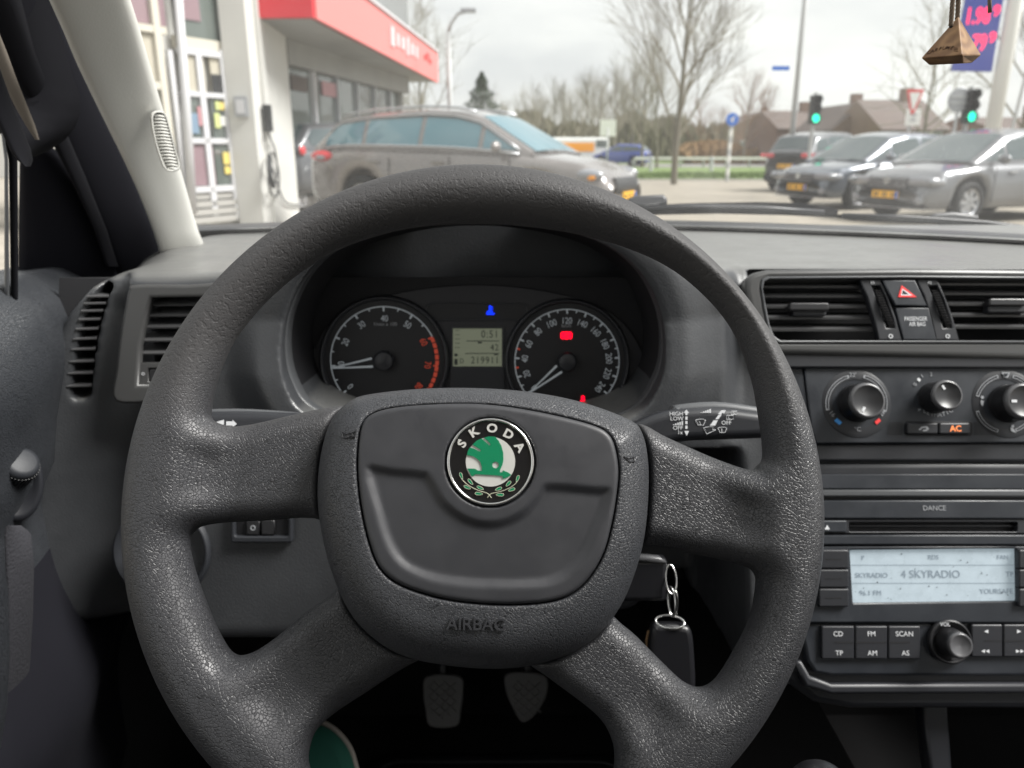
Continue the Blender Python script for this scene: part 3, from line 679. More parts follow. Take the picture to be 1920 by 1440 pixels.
pxmb(STK, .0103, [[(1722, 806), (1728, 800), (1738, 799), (1742, 804), (1738, 808), (1730, 809), (1731, 806), (1737, 805), (1736, 802), (1729, 803), (1726, 807)]], 'recirculation_mark', 'grey_print', cp)
for x0, x1 in ((1662, 1692), (1826, 1862)):
    for k in range(8):
        v = 792 + 3.1 * k; pxmb(STK, .0066, [rect(x0 + (8 - k) * .6 if x0 < 1700 else x0 - k * .0, v, x1 + (k if x0 > 1700 else 0), v + 1.3)], 'grille_line', 'black', cp)
# ---------------- radio
ra = thing('car_radio', STK.hit(1700, 1260), 'black car radio with a lit pale display and a volume knob', 'radio')
plate('back_frame', STK, [(1475, 866), (2120, 866), (2120, 1330), (1600, 1330), (1530, 1318), (1490, 1290), (1470, 1268), (1478, 1200)], .000, .05, 'dark', dash, bevel=.006, smooth=True)
plate('cubby_edge', STK, [(1480, 889), (2120, 889), (2120, 917), (1480, 917)], .010, .012, 'panel', ra, bevel=.001)
plate('cubby_strip', STK, [(1480, 918), (2120, 918), (2120, 932), (1480, 932)], .013, .012, 'bezel', ra, bevel=.002, smooth=True)
plate('upper_fascia', STK, [(1480, 938), (2120, 938), (2120, 973), (1480, 973)], .013, .012, 'panel', ra, bevel=.0015, smooth=True)
text('lettering', 'DANCE', STK, 1752, 953, .0133, 9, 'grey_print', ra)
plate('slot_surround', STK, [(1480, 974), (2120, 974), (2120, 1000), (1480, 1000)], .011, .012, 'dark', ra, [rrect(1592, 979, 1908, 997, 3)], bevel=.0006)
plate('disc_slot', STK, [(1585, 975), (1915, 975), (1915, 1000), (1585, 1000)], .003, .004, 'black', ra)
plate('slot_lip', STK, [(1592, 984), (1908, 984), (1908, 988), (1592, 988)], .006, .002, 'dark', ra, bevel=.0004)
plate('eject_button', STK, rrect(1530, 976, 1588, 998, 3), .0135, .004, 'panel', ra, bevel=.001)
pxmb(STK, .0138, [[(1551, 984), (1556, 993), (1546, 993)]], 'eject_mark', 'white_print', ra)
plate('lower_slot_edge', STK, [(1480, 1003), (2120, 1003), (2120, 1022), (1480, 1022)], .013, .012, 'panel', ra, bevel=.0015, smooth=True)
plate('display_surround', STK, [(1480, 1024), (2120, 1024), (2120, 1168), (1480, 1168)], .012, .014, 'panel', ra, [[(1594, 1033), (1597, 1031.6), (1903, 1028), (1905.5, 1030), (1907, 1125), (1905, 1127), (1602, 1131), (1600, 1129)]], bevel=.0015, smooth=True)
plate('display', STK, [(1590, 1024), (1910, 1024), (1910, 1134), (1590, 1134)], .009, .002, 'radio_lcd', ra)
pxmb(STK, .0094, [rect(1596, 1059, 1906, 1060), rect(1598, 1093, 1906, 1094)], 'display_lines', 'radio_ink', ra)
for s_, u, v, hh in (('RDS', 1750, 1045, 8), ('P', 1618, 1046, 8), ('FAN', 1880, 1045, 8), ('SKYRADIO', 1634, 1079, 9), ('4 SKYRADIO', 1745, 1077, 14), ('TP', 1893, 1077, 9), ('96.1 FM', 1632, 1112, 9), ('YOURSAFE', 1868, 1109, 9)):
    text('display_lettering', s_, STK, u, v, .0094, hh, 'radio_ink', ra)
sp = random.Random(3); spk = []
for k in range(26):
    u, v = sp.uniform(1600, 1900), sp.uniform(1036, 1124); spk.append(circ(u, v, sp.uniform(.5, 1.5), 6))
pxmb(STK, .0097, spk, 'dirt_speck', 'dark', ra)
for x0, x1, g in ((1536, 1592, 0), (1911, 1968, 1)):
    for k, (y0, y1) in enumerate(((1031, 1066), (1068, 1102), (1104, 1138))):
        plate('preset_button', STK, rrect(x0, y0, x1, y1, 3), .0165, .006, 'dark', ra, bevel=.0012, smooth=True)
        pxmb(STK, .0168, [rect(x0 + 12, (y0 + y1) / 2 - 1, x0 + 42, (y0 + y1) / 2 + 1)], 'preset_line', 'black', ra)
plate('lower_fascia', STK, [(1500, 1168), (2120, 1166), (2120, 1268), (1560, 1268), (1529, 1262), (1514, 1240), (1506, 1200)], .008, .012, 'panel', ra, bevel=.003, smooth=True)
for k, (x0, x1, a, b) in enumerate(((1541, 1602, 'CD', 'TP'), (1604, 1664, 'FM', 'AM'), (1666, 1726, 'SCAN', 'AS'))):
    plate('radio_button', STK, rrect(x0, 1174, x1, 1236, 3), .0125, .006, 'dark', ra, bevel=.0012, smooth=True)
    text('lettering', a, STK, (x0 + x1) / 2, 1189, .0128, 9, 'white_print', ra); text('lettering', b, STK, (x0 + x1) / 2 + 2, 1225, .0128, 9, 'white_print', ra)
    pxmb(STK, .0128, [rect(1564 if k == 0 else x0 + 1, 1203, x1 - (20 if k == 2 else 1), 1206)], 'rocker_groove', 'black', ra)
for k, (x0, x1, a, b) in enumerate(((1822, 1880, '<', '<<'), (1882, 1940, '>', '>>'))):
    plate('radio_button', STK, rrect(x0, 1171, x1, 1232, 3), .0125, .006, 'dark', ra, bevel=.0012, smooth=True)
    d_ = -1 if k == 0 else 1; uc = (x0 + x1) / 2 - (d_ < 0) * 2
    pxmb(STK, .0128, [[(uc + 4 * d_, 1184), (uc - 4 * d_, 1180.5), (uc - 4 * d_, 1187.5)]], 'seek_mark', 'white_print', ra)
    pxmb(STK, .0128, [[(uc + 1 * d_ + q, 1221), (uc - 6 * d_ + q, 1217.5), (uc - 6 * d_ + q, 1224.5)] for q in (0, 8 * d_)], 'skip_mark', 'white_print', ra)
    pxmb(STK, .0128, [rect(1845 if k == 0 else x0 + 1, 1200, x1 - 1, 1203)], 'rocker_groove', 'black', ra)
rv = 40 * STK.mpp(1778, 1202, .01); mw = STK.mat(0) @ Matrix.Translation((*STK.loc(1778, 1202, .01), .010))
MB().lathe([(rv * 1.0, 0), (rv * 1.0, .004), (rv * .92, .0055), (rv * .86, .004), (rv * .74, .001), (0, .001)], 64).build('knob_ring', 'knob', ra, True, mw)
MB().lathe([(rv * .66, .001), (rv * .62, .013), (rv * .60, .016), (rv * .55, .0185)], 48).build('volume_knob', 'knob', ra, True, mw)
vk = bpy.context.scene.objects['volume_knob']
MB().lathe([(rv * .57, .0175), (rv * .54, .0200), (rv * .48, .0205), (rv * .44, .0198), (0, .0190)], 48).build('knob_cap', 'knob_rim', vk, True, mw)
text('lettering', 'VOL', STK, 1772, 1171, .0165, 7, 'white_print', ra)
plate('lower_trim', STK, [(1490, 1240), (1504, 1240), (1520, 1268), (1560, 1283), (2120, 1281), (2120, 1300), (1560, 1303), (1510, 1288)], .010, .01, 'dark', ra, bevel=.003, smooth=True)
# ---------------- lower driver side: light switch recess, small thumb wheels, column shroud
LOW = Plane(W(400, 1040, .655), tilt(12.4))
lc, lr = LOW.loc(303, 1035, 0), 86 * LOW.mpp(303, 1035)
sw = thing('light_switch_dial', LOW.hit(303, 1035), 'round dark light switch half hidden behind the left rim of the steering wheel', 'switch')
mwl = LOW.mat(0) @ Matrix.Translation((*lc, .0))
MB().lathe([(lr * 1.08, -.012), (lr * 1.04, .003), (lr * .98, .004), (lr * .90, -.004), (lr * .88, -.004), (0, -.004)], 64).build('ring', 'dash_low', sw, True, mwl)
MB().lathe([(lr * .45, -.004), (lr * .42, .012), (0, .013)], 48).build('knob', 'knob', sw, True, mwl)
ls = thing('headlight_level_switch', LOW.hit(490, 1010), 'small recess with two thumb wheels under the left spoke', 'switch')
plate('recess_frame', LOW, rrect(432, 950, 548, 1018, 5), .005, .008, 'dash_low', ls, [rrect(440, 955, 540, 1006, 4)], bevel=.0015, smooth=True)
plate('recess_back', LOW, rect(434, 952, 546, 1012), .000, .002, 'black', ls)
for x0 in (462, 490): plate('thumb_wheel', LOW, rect(x0, 975, x0 + 24, 1003), .004, .004, 'knob', ls, bevel=.001)
plate('lamp_mark', LOW, circ(474, 990, 5, 12), .0046, .0004, 'grey_print', ls, [circ(474, 990, 3, 12)], bevel=.00003)
# steering column shroud
sh = thing('steering_column_shroud', W(900, 1000, .55), 'dark plastic shroud around the steering column', 'column cover')
rows = []
for t in np.linspace(0, 1, 8):
    c = W(905, 1000, .43).lerp(W(900, 960, .64), t); r = []
    for k in range(24):
        a = 2 * math.pi * k / 24; r.append(c + Vector((math.cos(a) * (.062 + .006 * t), 0, math.sin(a) * (.050 + .004 * t) - .012)))
    rows.append(r)
loft('shell', rows, 'dark', sh, closed=True)
STALK = Plane(W(1300, 800, .56), tilt(20))
rs = thing('wiper_stalk', STALK.hit(1290, 800), 'right hand wiper stalk printed with white wiper symbols', 'control stalk')
so = smooth_poly([(1120, 830), (1190, 793), (1230, 775), (1268, 767), (1340, 763), (1400, 769), (1450, 778), (1475, 800), (1470, 818), (1423, 822), (1340, 825), (1275, 829), (1200, 850), (1130, 880)], 4)
plate('lever', STALK, so, .006, .022, 'dark', rs, bevel=.007, smooth=True, res=5)
plate('lever_top', STALK, smooth_poly([(1262, 765), (1275, 758), (1340, 753), (1400, 759), (1455, 770), (1440, 785), (1262, 790)], 3), -.004, .02, 'bezel', rs, bevel=.004, smooth=True)
for s_, u, v, sz in (('HIGH', 1268, 776, 7.5), ('LOW', 1269, 785, 7.5), ('OFF', 1271, 802.5, 7.5), ('1x', 1275, 811, 7), ('OFF', 1362, 793, 7.5)):
    text('lettering', s_, STALK, u, v, .0064, sz, 'white_print', rs, ext=.00005)
sy = [[(1287, 768), (1292, 774), (1282, 774)], rect(1285, 774, 1289, 778), rect(1285, 781, 1289, 787), rect(1285, 789.5, 1289, 795), rect(1285, 798, 1289, 804), [(1283, 808), (1292, 808), (1287.5, 817)]]
sy += [rect(1262 + 4 * k, 797 - 1.5 * k - 1.5, 1264.6 + 4 * k, 797) for k in range(5)] + [rect(1314 + 4 * k, 773 - 1.5 * k, 1317 + 4 * k, 774) for k in range(5)]
sy += [[(1331, 798), (1341, 798), (1346, 788), (1338, 788)], [(1341, 786), (1347, 786), (1353, 778), (1347, 778)], [(1346, 776), (1353, 769), (1361, 769), (1358, 775), (1354, 774), (1352, 778)]]
pxmb(STALK, .0064, sy, 'symbol_print', 'white_print', rs)
def outline(name, pl, pts, w_, off, m, parent, closed=True):
    P_ = [pl.hit(u, v, off) for u, v in pts]
    if closed: P_ += [P_[0], P_[1]]
    return MB().tube(P_, w_ * pl.mpp(*pts[0], off) / 2, 4).build(name, m, parent)
for pts in ([(1319, 802), (1330, 800), (1337, 800), (1336, 805), (1342, 806), (1325, 814)], [(1304, 788), (1311, 786), (1318, 786), (1323, 788), (1319, 797), (1309, 797)], [(1346, 803), (1351, 801), (1358, 801), (1363, 803), (1359, 811), (1350, 811)],
            rect(1371, 771, 1382, 777), rect(1362, 779, 1375, 786)): outline('symbol_outline', STALK, pts, 1.2, .0064, 'white_print', rs)
for a, b in (((1314, 797), (1311, 789)), ((1354, 812), (1353, 803)), ((1368, 786), (1365, 781)), ((1377, 777), (1375, 772))): outline('symbol_outline', STALK, [a, b], 1.2, .0064, 'white_print', rs, False)
li = thing('indicator_stalk', STALK.hit(440, 800), 'left hand indicator stalk showing above the left spoke', 'control stalk')
plate('lever', STALK, smooth_poly([(330, 790), (350, 774), (420, 771), (500, 772), (620, 780), (700, 800), (690, 860), (600, 840), (420, 830), (345, 815)], 4), .004, .022, 'dark', li, bevel=.007, smooth=True, res=5)
plate('lever_top', STALK, smooth_poly([(340, 778), (360, 769), (440, 766), (520, 770), (560, 776), (540, 790), (345, 790)], 3), -.004, .02, 'bezel', li, bevel=.004, smooth=True)
pxmb(STALK, .0046, [[(406, 791), (420, 787), (420, 799), (406, 799)], [(424, 790), (436, 790), (436, 787), (444, 795), (436, 801), (436, 798), (424, 798)]], 'symbol_print', 'white_print', li)
# ---------------- ignition key and the fob hanging from it
KEY = Plane(W(1215, 1085, .60), tilt(14))
ks = thing('ignition_key', KEY.hit(1215, 1130), 'black car key head turned in the ignition right of the column', 'key')
plate('key_head', KEY, rrect(1150, 1048, 1252, 1130, 8), .004, .018, 'key', ks, bevel=.005, smooth=True)
plate('key_edge', KEY, [(1178, 1040), (1238, 1046), (1252, 1056), (1180, 1052)], .006, .01, 'knob_rim', ks, bevel=.002, smooth=True)
plate('ignition_barrel', KEY, circ(1160, 1085, 60, 30), -.012, .03, 'dark', dash, bevel=.004, smooth=True)
kr = thing('key_ring', KEY.hit(1262, 1100), 'shiny split rings linking the key to the hanging fob', 'key ring')
def ring(cx, cy_, rx, ry, off, tw, wpx):
    pts = []
    for k in range(33):
        a = 2 * math.pi * k / 32; pts.append(KEY.hit(cx + rx * math.cos(a), cy_ + ry * math.sin(a), off) + KEY.n * (math.sin(a + tw) * .005))
    MB().tube(pts, wpx * KEY.mpp(cx, cy_) / 2, 8, False).build('ring', 'chrome', kr, True)
ring(1258, 1086, 10, 24, .004, 0, 3.4); ring(1259, 1128, 5, 26, .006, 1, 3); ring(1263, 1130, 6, 26, .004, 2, 2.6); ring(1256, 1166, 26, 9, .004, .5, 5)
fb = thing('key_fob', KEY.hit(1258, 1290), 'black key fob hanging below the ignition', 'key fob')
plate('case', KEY, smooth_poly([(1222, 1180), (1240, 1172), (1280, 1174), (1298, 1186), (1304, 1240), (1305, 1300), (1290, 1320), (1235, 1320), (1222, 1300), (1216, 1240)], 4), .008, .014, 'key', fb, bevel=.005, smooth=True)
MB().tube([KEY.hit(1216, 1182), KEY.hit(1212, 1200), KEY.hit(1214, 1220)], .0012, 6).build('brass_edge', mat('worn brass', (.5, .32, .18), .35, metal=.8), fb)
# ---------------- steering wheel
d0 = ray(888, 985).normalized(); WC = CAM + d0 * .410
WH = Plane(WC, tilt(25))
lx, _ = WH.loc(232, 990); rx, _ = WH.loc(1543, 990); _, ty = WH.loc(888, 313)
RO = (rx - lx) / 2; ccx = (rx + lx) / 2; ccy = ty - RO * 1.01
print('wheel R', RO, 'centre', ccx, ccy)
AR = .0172
hole_px = [
    [(392, 770), (398, 788), (425, 797), (465, 793), (640, 757), (760, 775), (900, 790), (1080, 790), (1195, 790), (1260, 820), (1395, 878), (1422, 872), (1432, 850), (1424, 780), (1408, 700), (1372, 612), (1310, 540), (1235, 487), (1130, 447), (1010, 424), (885, 416), (760, 426), (650, 458), (565, 505), (490, 570), (435, 640), (405, 710)],
    [(352, 1018), (362, 995), (395, 983), (480, 978), (600, 978), (640, 1060), (625, 1108), (560, 1158), (500, 1207), (462, 1229), (432, 1227), (405, 1185), (380, 1125), (360, 1065)],
    [(1212, 1028), (1290, 1038), (1385, 1058), (1415, 1075), (1418, 1105), (1405, 1165), (1375, 1225), (1345, 1272), (1318, 1290), (1290, 1284), (1262, 1262), (1200, 1200), (1150, 1148), (1180, 1080)],
    [(785, 1243), (885, 1220), (985, 1250), (1060, 1300), (1125, 1352), (1150, 1395), (1152, 1440), (1140, 1500), (1080, 1535), (985, 1560), (885, 1566), (785, 1560), (700, 1540), (615, 1500), (582, 1450), (578, 1408), (600, 1362), (690, 1300)]]
def px_poly(pl, pts, off=0, n=5): return pl.locs(smooth_poly(pts, n), off)
h = .0012; ext_ = RO + .006
gx = np.arange(ccx - ext_, ccx + ext_, h); gy = np.arange(ccy - ext_ * 1.02, ccy + ext_ * 1.02, h); gn = np.arange(-.036, .026, h)
X, Y = np.meshgrid(gx, gy, indexing='ij')
r_ = np.sqrt((X - ccx) ** 2 + ((Y - ccy) / 1.01) ** 2)
e = RO - r_
for hp in hole_px: e = smin(e, poly_sdf(px_poly(WH, hp), X, Y), .004)
inn = sstep(RO - .026, RO - .060, r_)                  # 1 on the spokes, 0 on the rim
a_ = AR - .0045 * inn
nc = -.0085 * inn
nc = nc - .0035 * np.exp(-((r_ - (RO - .042)) / .010) ** 2) * sstep(.006, .022, e)
Nn = gn[None, None, :]
F3 = np.sqrt(np.maximum(a_ - e, 0)[:, :, None] ** 2 + (Nn - nc[:, :, None]) ** 2) - a_[:, :, None]
hub_out = [(655, 748), (700, 735), (800, 726), (910, 726), (1010, 735), (1100, 754), (1185, 786), (1208, 812), (1218, 860), (1219, 920), (1212, 1000), (1195, 1070), (1165, 1140), (1120, 1195), (1060, 1232), (990, 1252), (920, 1257), (840, 1251), (765, 1236), (710, 1208), (660, 1160), (625, 1090), (602, 1010), (592, 930), (598, 850), (618, 785)]
hs = poly_sdf(px_poly(WH, hub_out, .016), X, Y)
F3 = smax(F3, -np.maximum((hs - .0026)[:, :, None], -.014 - Nn), .003)
me = nets('wheel_body', F3, (gx[0], gy[0], gn[0]), h); del F3
wheel = thing('steering_wheel', WC, 'black four spoke steering wheel with worn grained rim and round emblem', 'steering wheel')
link('rim_and_spokes', me, 'leather', wheel, WH.mat(0))
# airbag cover
hub_out = [(655, 748), (700, 735), (800, 726), (910, 726), (1010, 735), (1100, 754), (1185, 786), (1208, 812), (1218, 860), (1219, 920), (1212, 1000), (1195, 1070), (1165, 1140), (1120, 1195), (1060, 1232), (990, 1252), (920, 1257), (840, 1251), (765, 1236), (710, 1208), (660, 1160), (625, 1090), (602, 1010), (592, 930), (598, 850), (618, 785)]
pan_out = [(696, 776), (745, 763), (842, 757), (920, 759), (992, 769), (1060, 783), (1115, 798), (1140, 812), (1153, 835), (1160, 880), (1156, 930), (1146, 985), (1132, 1035), (1108, 1078), (1076, 1110), (1035, 1126), (975, 1132), (917, 1131), (855, 1125), (800, 1113), (745, 1092), (712, 1062), (693, 1015), (680, 960), (672, 900), (671, 850), (677, 800)]
HT = .034
h = .00085
P1 = px_poly(WH, hub_out, .016); P2 = px_poly(WH, pan_out, HT)
xs = [p[0] for p in P1]; ys = [p[1] for p in P1]
gx = np.arange(min(xs) - .004, max(xs) + .004, h); gy = np.arange(min(ys) - .004, max(ys) + .004, h); gn = np.arange(-.022, .046, h)
X, Y = np.meshgrid(gx, gy, indexing='ij'); hx, hy = (min(xs) + max(xs)) / 2, (min(ys) + max(ys)) / 2
dome = .006 * (1 - ((X - hx) / .11) ** 2 - ((Y - hy) / .10) ** 2)
e = -poly_sdf(P1, X, Y); ar = .024
topn = HT - .003 + dome
F3 = np.sqrt(np.maximum(ar - e, 0)[:, :, None] ** 2 + np.maximum(gn[None, None, :] - (topn - ar)[:, :, None], 0) ** 2) - ar
F3 = np.maximum(F3, -.020 - gn[None, None, :])
pk = poly_sdf(P2, X, Y)
F3 = smax(F3, -np.maximum((pk - .0006)[:, :, None], (topn - .006)[:, :, None] - gn[None, None, :]), .0016)
me = nets('cover', F3, (gx[0], gy[0], gn[0]), h); del F3
link('airbag_cover', me, 'leather_hub', wheel, WH.mat(0))
# smooth centre panel with its stepped lower field
rec = [(684, 874), (740, 876), (795, 881), (808, 888), (820, 905), (840, 938), (872, 962), (905, 973), (940, 971), (975, 955), (997, 932), (1012, 911), (1026, 904), (1060, 905), (1110, 910), (1146, 916), (1140, 960), (1122, 1000), (1104, 1040), (1079, 1072), (1050, 1092), (1010, 1102), (917, 1103), (850, 1098), (795, 1086), (750, 1062), (722, 1022), (702, 960)]
P3 = WH.locs(smooth_poly(rec, 3), HT)
xs = [p[0] for p in P2]; ys = [p[1] for p in P2]
h = .0008
gx = np.arange(min(xs) - .004, max(xs) + .004, h); gy = np.arange(min(ys) - .004, max(ys) + .004, h); gn = np.arange(.018, .046, h)
X, Y = np.meshgrid(gx, gy, indexing='ij')
dome = .006 * (1 - ((X - hx) / .11) ** 2 - ((Y - hy) / .10) ** 2)
e = -poly_sdf(P2, X, Y); rc = poly_sdf(P3, X, Y)
ecx, ecy = WH.loc(920, 866, HT); er = 82 * WH.mpp(920, 866, HT)
re = np.sqrt((X - ecx) ** 2 + (Y - ecy) ** 2)
bevel_ramp = .0025 * sstep(.0005, -.0055, rc)
# a soft shoulder carries the emblem seat
seat = .0022 * sstep(er * 1.30, er * 1.05, re)
topn = HT - .0025 + dome - bevel_ramp + seat * 0 - .0045 * sstep(er * 1.05, er * 1.0, re)
a3 = .0022
F3 = np.sqrt(np.maximum(a3 - e, 0)[:, :, None] ** 2 + np.maximum(gn[None, None, :] - (topn - a3)[:, :, None], 0) ** 2) - a3
F3 = np.maximum(F3, .021 - gn[None, None, :])
me = nets('centre_panel', F3, (gx[0], gy[0], gn[0]), h); del F3
link('centre_panel', me, 'hub_plastic', wheel, WH.mat(0))
# round emblem (parts of the wheel)
EM = Plane(WH.o + WH.n * (HT + .0025) + WH.x * ecx + WH.y * ecy, WH.n)
emb = MB().lathe([(er * 1.0, -.008), (er * 1.0, -.001), (er * .985, .0008), (er * .955, .0014), (er * .925, .0008), (er * .915, .000)], 96).build('emblem', 'chrome', wheel, True, EM.mat(0))
MB().lathe([(er * .92, .0002), (er * .55, .0003)], 96).build('emblem_ring', 'emblem_black', emb, False, EM.mat(0))
MB().lathe([(er * .56, .0005), (0, .0005)], 96).build('emblem_disc', 'emblem_silver', emb, False, EM.mat(0))
def em_px(pts): return [EM.loc(820 + x / 7.58, 770 + y / 7.58, .0008) for x, y in pts]
body_ = [(665, 385), (730, 366), (820, 370), (870, 425), (910, 500), (938, 600), (940, 700), (925, 770), (893, 840), (890, 875), (925, 878), (932, 848), (1000, 875), (1052, 912), (1000, 945), (930, 968), (925, 930), (780, 918), (545, 905), (510, 930), (480, 925), (455, 870), (425, 822), (530, 824), (575, 850), (630, 858),
         (632, 800), (610, 730), (560, 680), (500, 648), (420, 632), (435, 570), (462, 522), (520, 540), (600, 582), (620, 570), (605, 548), (540, 510), (498, 484), (560, 425), (628, 395), (690, 450), (740, 497), (757, 487), (745, 460)]
link('emblem_arrow', curve_mesh('emblem_arrow', [em_px(body_), em_px(circ(827, 772, 46, 20))], .0006, .00004, 1), 'emblem_green', emb, EM.mat(.0008))
sv_ = [text('emblem_letter', ch, EM, 820 + x / 7.58, 770 + y / 7.58, .0007, 15.5, 'emblem_silver', emb, a, bold=.035, sx=1.12) for ch, x, y, a in
       (('S', 355, 472, 58), ('K', 520, 312, 33), ('O', 778, 254, 0), ('D', 1010, 338, -28), ('A', 1168, 520, -55))]
def em_tube(pts, w_, name, m): MB().tube([EM.hit(820 + x / 7.58, 770 + y / 7.58, .0009) for x, y in pts], w_ * .5 / 7.58 * EM.mpp(920, 866), 5).build(name, m, emb)
em_tube([(318, 412), (302, 432), (292, 455)], 16, 'emblem_caron', 'emblem_silver'); em_tube([(318, 412), (296, 418)], 14, 'emblem_caron', 'emblem_silver')
gold = mat('emblem pale line', (.5, .5, .38), .4)
def stem_(mir):
    f = (lambda p: p) if not mir else (lambda p: (1472 - p[0] + 8, p[1] + 45 * (1 - (p[0] - 300) / 440)))
    q = [(340, 960), (380, 1010), (450, 1065), (540, 1115), (650, 1155), (720, 1180), (770, 1240)]
    em_tube([f(p) for p in smooth_poly(q, 3, False)], 9, 'laurel_stem', gold)
    for c, s_, a in (((470, 1010), 52, 50), ((425, 1090), 52, 25), ((610, 1098), 52, 25), ((590, 1180), 56, 5), ((340, 925), 50, 70)):
        a = math.radians(a); pts = []
        for k in range(14):
            t = 2 * math.pi * k / 14; x, y = s_ * math.cos(t), s_ * .36 * math.sin(t) * (1 - .3 * math.cos(t)); pts.append(f((c[0] + x * math.cos(a) - y * math.sin(a), c[1] + x * math.sin(a) + y * math.cos(a))))
        loop = em_px(pts); me_ = curve_mesh('laurel_leaf', [loop], .0003, .00002, 1); link('laurel_leaf', me_, 'emblem_green', emb, EM.mat(.0008))
        em_tube(pts + [pts[0]], 6, 'laurel_line', gold)
stem_(False); stem_(True)
# raised lettering and horn marks on the cover
LT = Plane(WH.o, (WH.n + WH.y * -.14).normalized())
def on_cover(u, v, off): return off
cov = [c for c in wheel.children if c.name.startswith('airbag_cover')][0]
def on_mesh(ob, u, v):
    mi = world_of(ob).inverted(); d = ray(u, v).normalized(); o_ = mi @ CAM; dl = (mi.to_3x3() @ d).normalized()
    ok, loc_, nr, _ = ob.ray_cast(o_, dl); m3 = world_of(ob)
    return m3 @ loc_, (m3.to_3x3() @ nr).normalized()
bpy.context.view_layer.update()
(pa, na), (pb_, _), (pc, _) = on_mesh(cov, 893, 1171), on_mesh(cov, 850, 1171), on_mesh(cov, 938, 1171)
pu, pd_ = on_mesh(cov, 893, 1158)[0], on_mesh(cov, 893, 1184)[0]
TX = Plane(pa, (pc - pb_).cross(pu - pd_), pc - pb_)
text('airbag_lettering', 'AIRBAG', TX, 893, 1171, .0003, 22, 'hub_plastic', wheel, -1.0, ext=.0008, bold=.01, sx=1.02)
hL, hR = on_mesh(cov, 655, 816), on_mesh(cov, 1180, 862)
HL = Plane(*hL); HR = Plane(*hR)
outline('horn_mark', HL, [(641, 810), (650, 814), (660, 812), (668, 808), (666, 820), (658, 818), (650, 822), (643, 820)], 1.8, .0002, 'black', wheel)
outline('horn_mark', HL, circ(657, 817, 5, 12), 1.8, .0002, 'black', wheel)
outline('horn_mark', HR, [(1170, 856), (1178, 860), (1188, 858), (1190, 866), (1180, 866)], 1.8, .0002, 'black', wheel)
# ---------------- front pillar, windscreen and body of our car
body = thing('car_body', W(330, 470, .95), 'light grey pillar trim, windscreen and dark frame of the car around the dashboard', 'car body')
def Yp(v): return .94 - (480 - v) / 480 * .30           # pillar leans back towards the driver as it rises
pl_rows = [(-140, 18, 205), (-60, 62, 226), (0, 92, 245), (57, 118, 263), (117, 143, 280), (180, 173, 298), (233, 199, 314), (300, 232, 333), (350, 255, 348), (400, 275, 362), (433, 287, 372), (462, 296, 384), (490, 303, 372), (520, 312, 350)]
ribbon_loft('pillar_trim', [(W(a, v, Yp(v) - .01), W(b, v, Yp(v) + .05)) for v, a, b in pl_rows], .020, 'pillar', body, n=16, power=2.6)
GR = Plane(W(311, 265, Yp(265) - .012), (CAM - W(311, 265, .8)).normalized() + Vector((.25, 0, 0)))
go_ = smooth_poly([(283, 222), (288, 210), (300, 208), (311, 214), (318, 235), (330, 280), (338, 312), (330, 321), (316, 321), (306, 308), (290, 262)], 4)
plate('speaker_frame', GR, go_, .0050, .006, 'pillar', body, [[(310 + (u - 310) * .84, 265 + (v - 265) * .93) for u, v in go_]], bevel=.0012, smooth=True)
plate('speaker_back', GR, go_, .001, .002, 'vent_frame', body, bevel=.0002)
for k in range(17):
    v = 218 + 6.1 * k; L_ = np.interp(v, [214, 235, 262, 300, 318], [290, 288, 293, 306, 316]); R_ = np.interp(v, [214, 235, 280, 318], [309, 315, 327, 334])
    MB().tube([GR.hit(L_, v, .003), GR.hit((L_ + R_) / 2, v - .5, .0042), GR.hit(R_, v + 1.5, .0035)], .0011, 6).build('speaker_slat', 'pillar', body, True)
# door frame, seals, mirror corner
df = thing('door_frame', W(100, 300, .75), 'black window frame and rubber seals of the driver door at the far left', 'door frame')
fr_rows = [(-120, -160, 60), (-40, -80, 90), (0, -40, 104), (120, 40, 160), (233, 92, 214), (350, 148, 268), (430, 182, 298), (500, 205, 316), (560, 232, 330)]
ribbon_loft('inner_seal', [(W(a, v, .74 + .20 * v / 560), W(b, v, .80 + .20 * v / 560)) for v, a, b in fr_rows], .012, 'door_dark', df, n=10)
ribbon_loft('rubber_seal', [(W(a, v, .70 + .2 * v / 560), W(b, v, .72 + .2 * v / 560)) for v, a, b in ((-100, -160, -65), (0, -60, 40), (100, 0, 66), (233, 80, 118), (330, 130, 160), (430, 176, 200), (500, 200, 222))], .008, 'seal', df, n=8)
ribbon_loft('brush_seal', [(W(a, v, .66), W(b, v, .66)) for v, a, b in ((0, -60, -25), (60, -24, -2), (100, -12, 14), (150, 4, 32), (200, 28, 52), (235, 48, 66), (262, 66, 74))], .003, mat('felt strip', (.10, .085, .07), .95, bump=('noise', 900, 1)), df, n=6, back=.006)
ribbon_loft('window_frame', [(W(a, v, .60), W(b, v, .62)) for v, a, b in ((-60, -150, -80), (60, -90, -24), (140, -46, 4), (200, -20, 26), (245, 2, 44), (280, 18, 58), (300, 32, 62), (312, 46, 58))], .008, 'seal', df, n=8)
ribbon_loft('mirror_corner', [(W(a, v, .80 + (v - 280) * .0002), W(b, v, .84 + (v - 280) * .0003)) for v, a, b in ((268, 60, 78), (282, 42, 108), (300, 37, 122), (350, 36, 150), (420, 35, 182), (480, 34, 208), (530, 34, 226), (560, 34, 226))], .012, 'door_dark', df, n=10)
ribbon_loft('window_channel', [(W(a, v, .66), W(b, v, .66)) for v, a, b in ((236, -6, 20), (270, 10, 30), (300, 16, 33), (400, 18, 34), (560, 20, 34))], .004, 'seal', df, n=6)
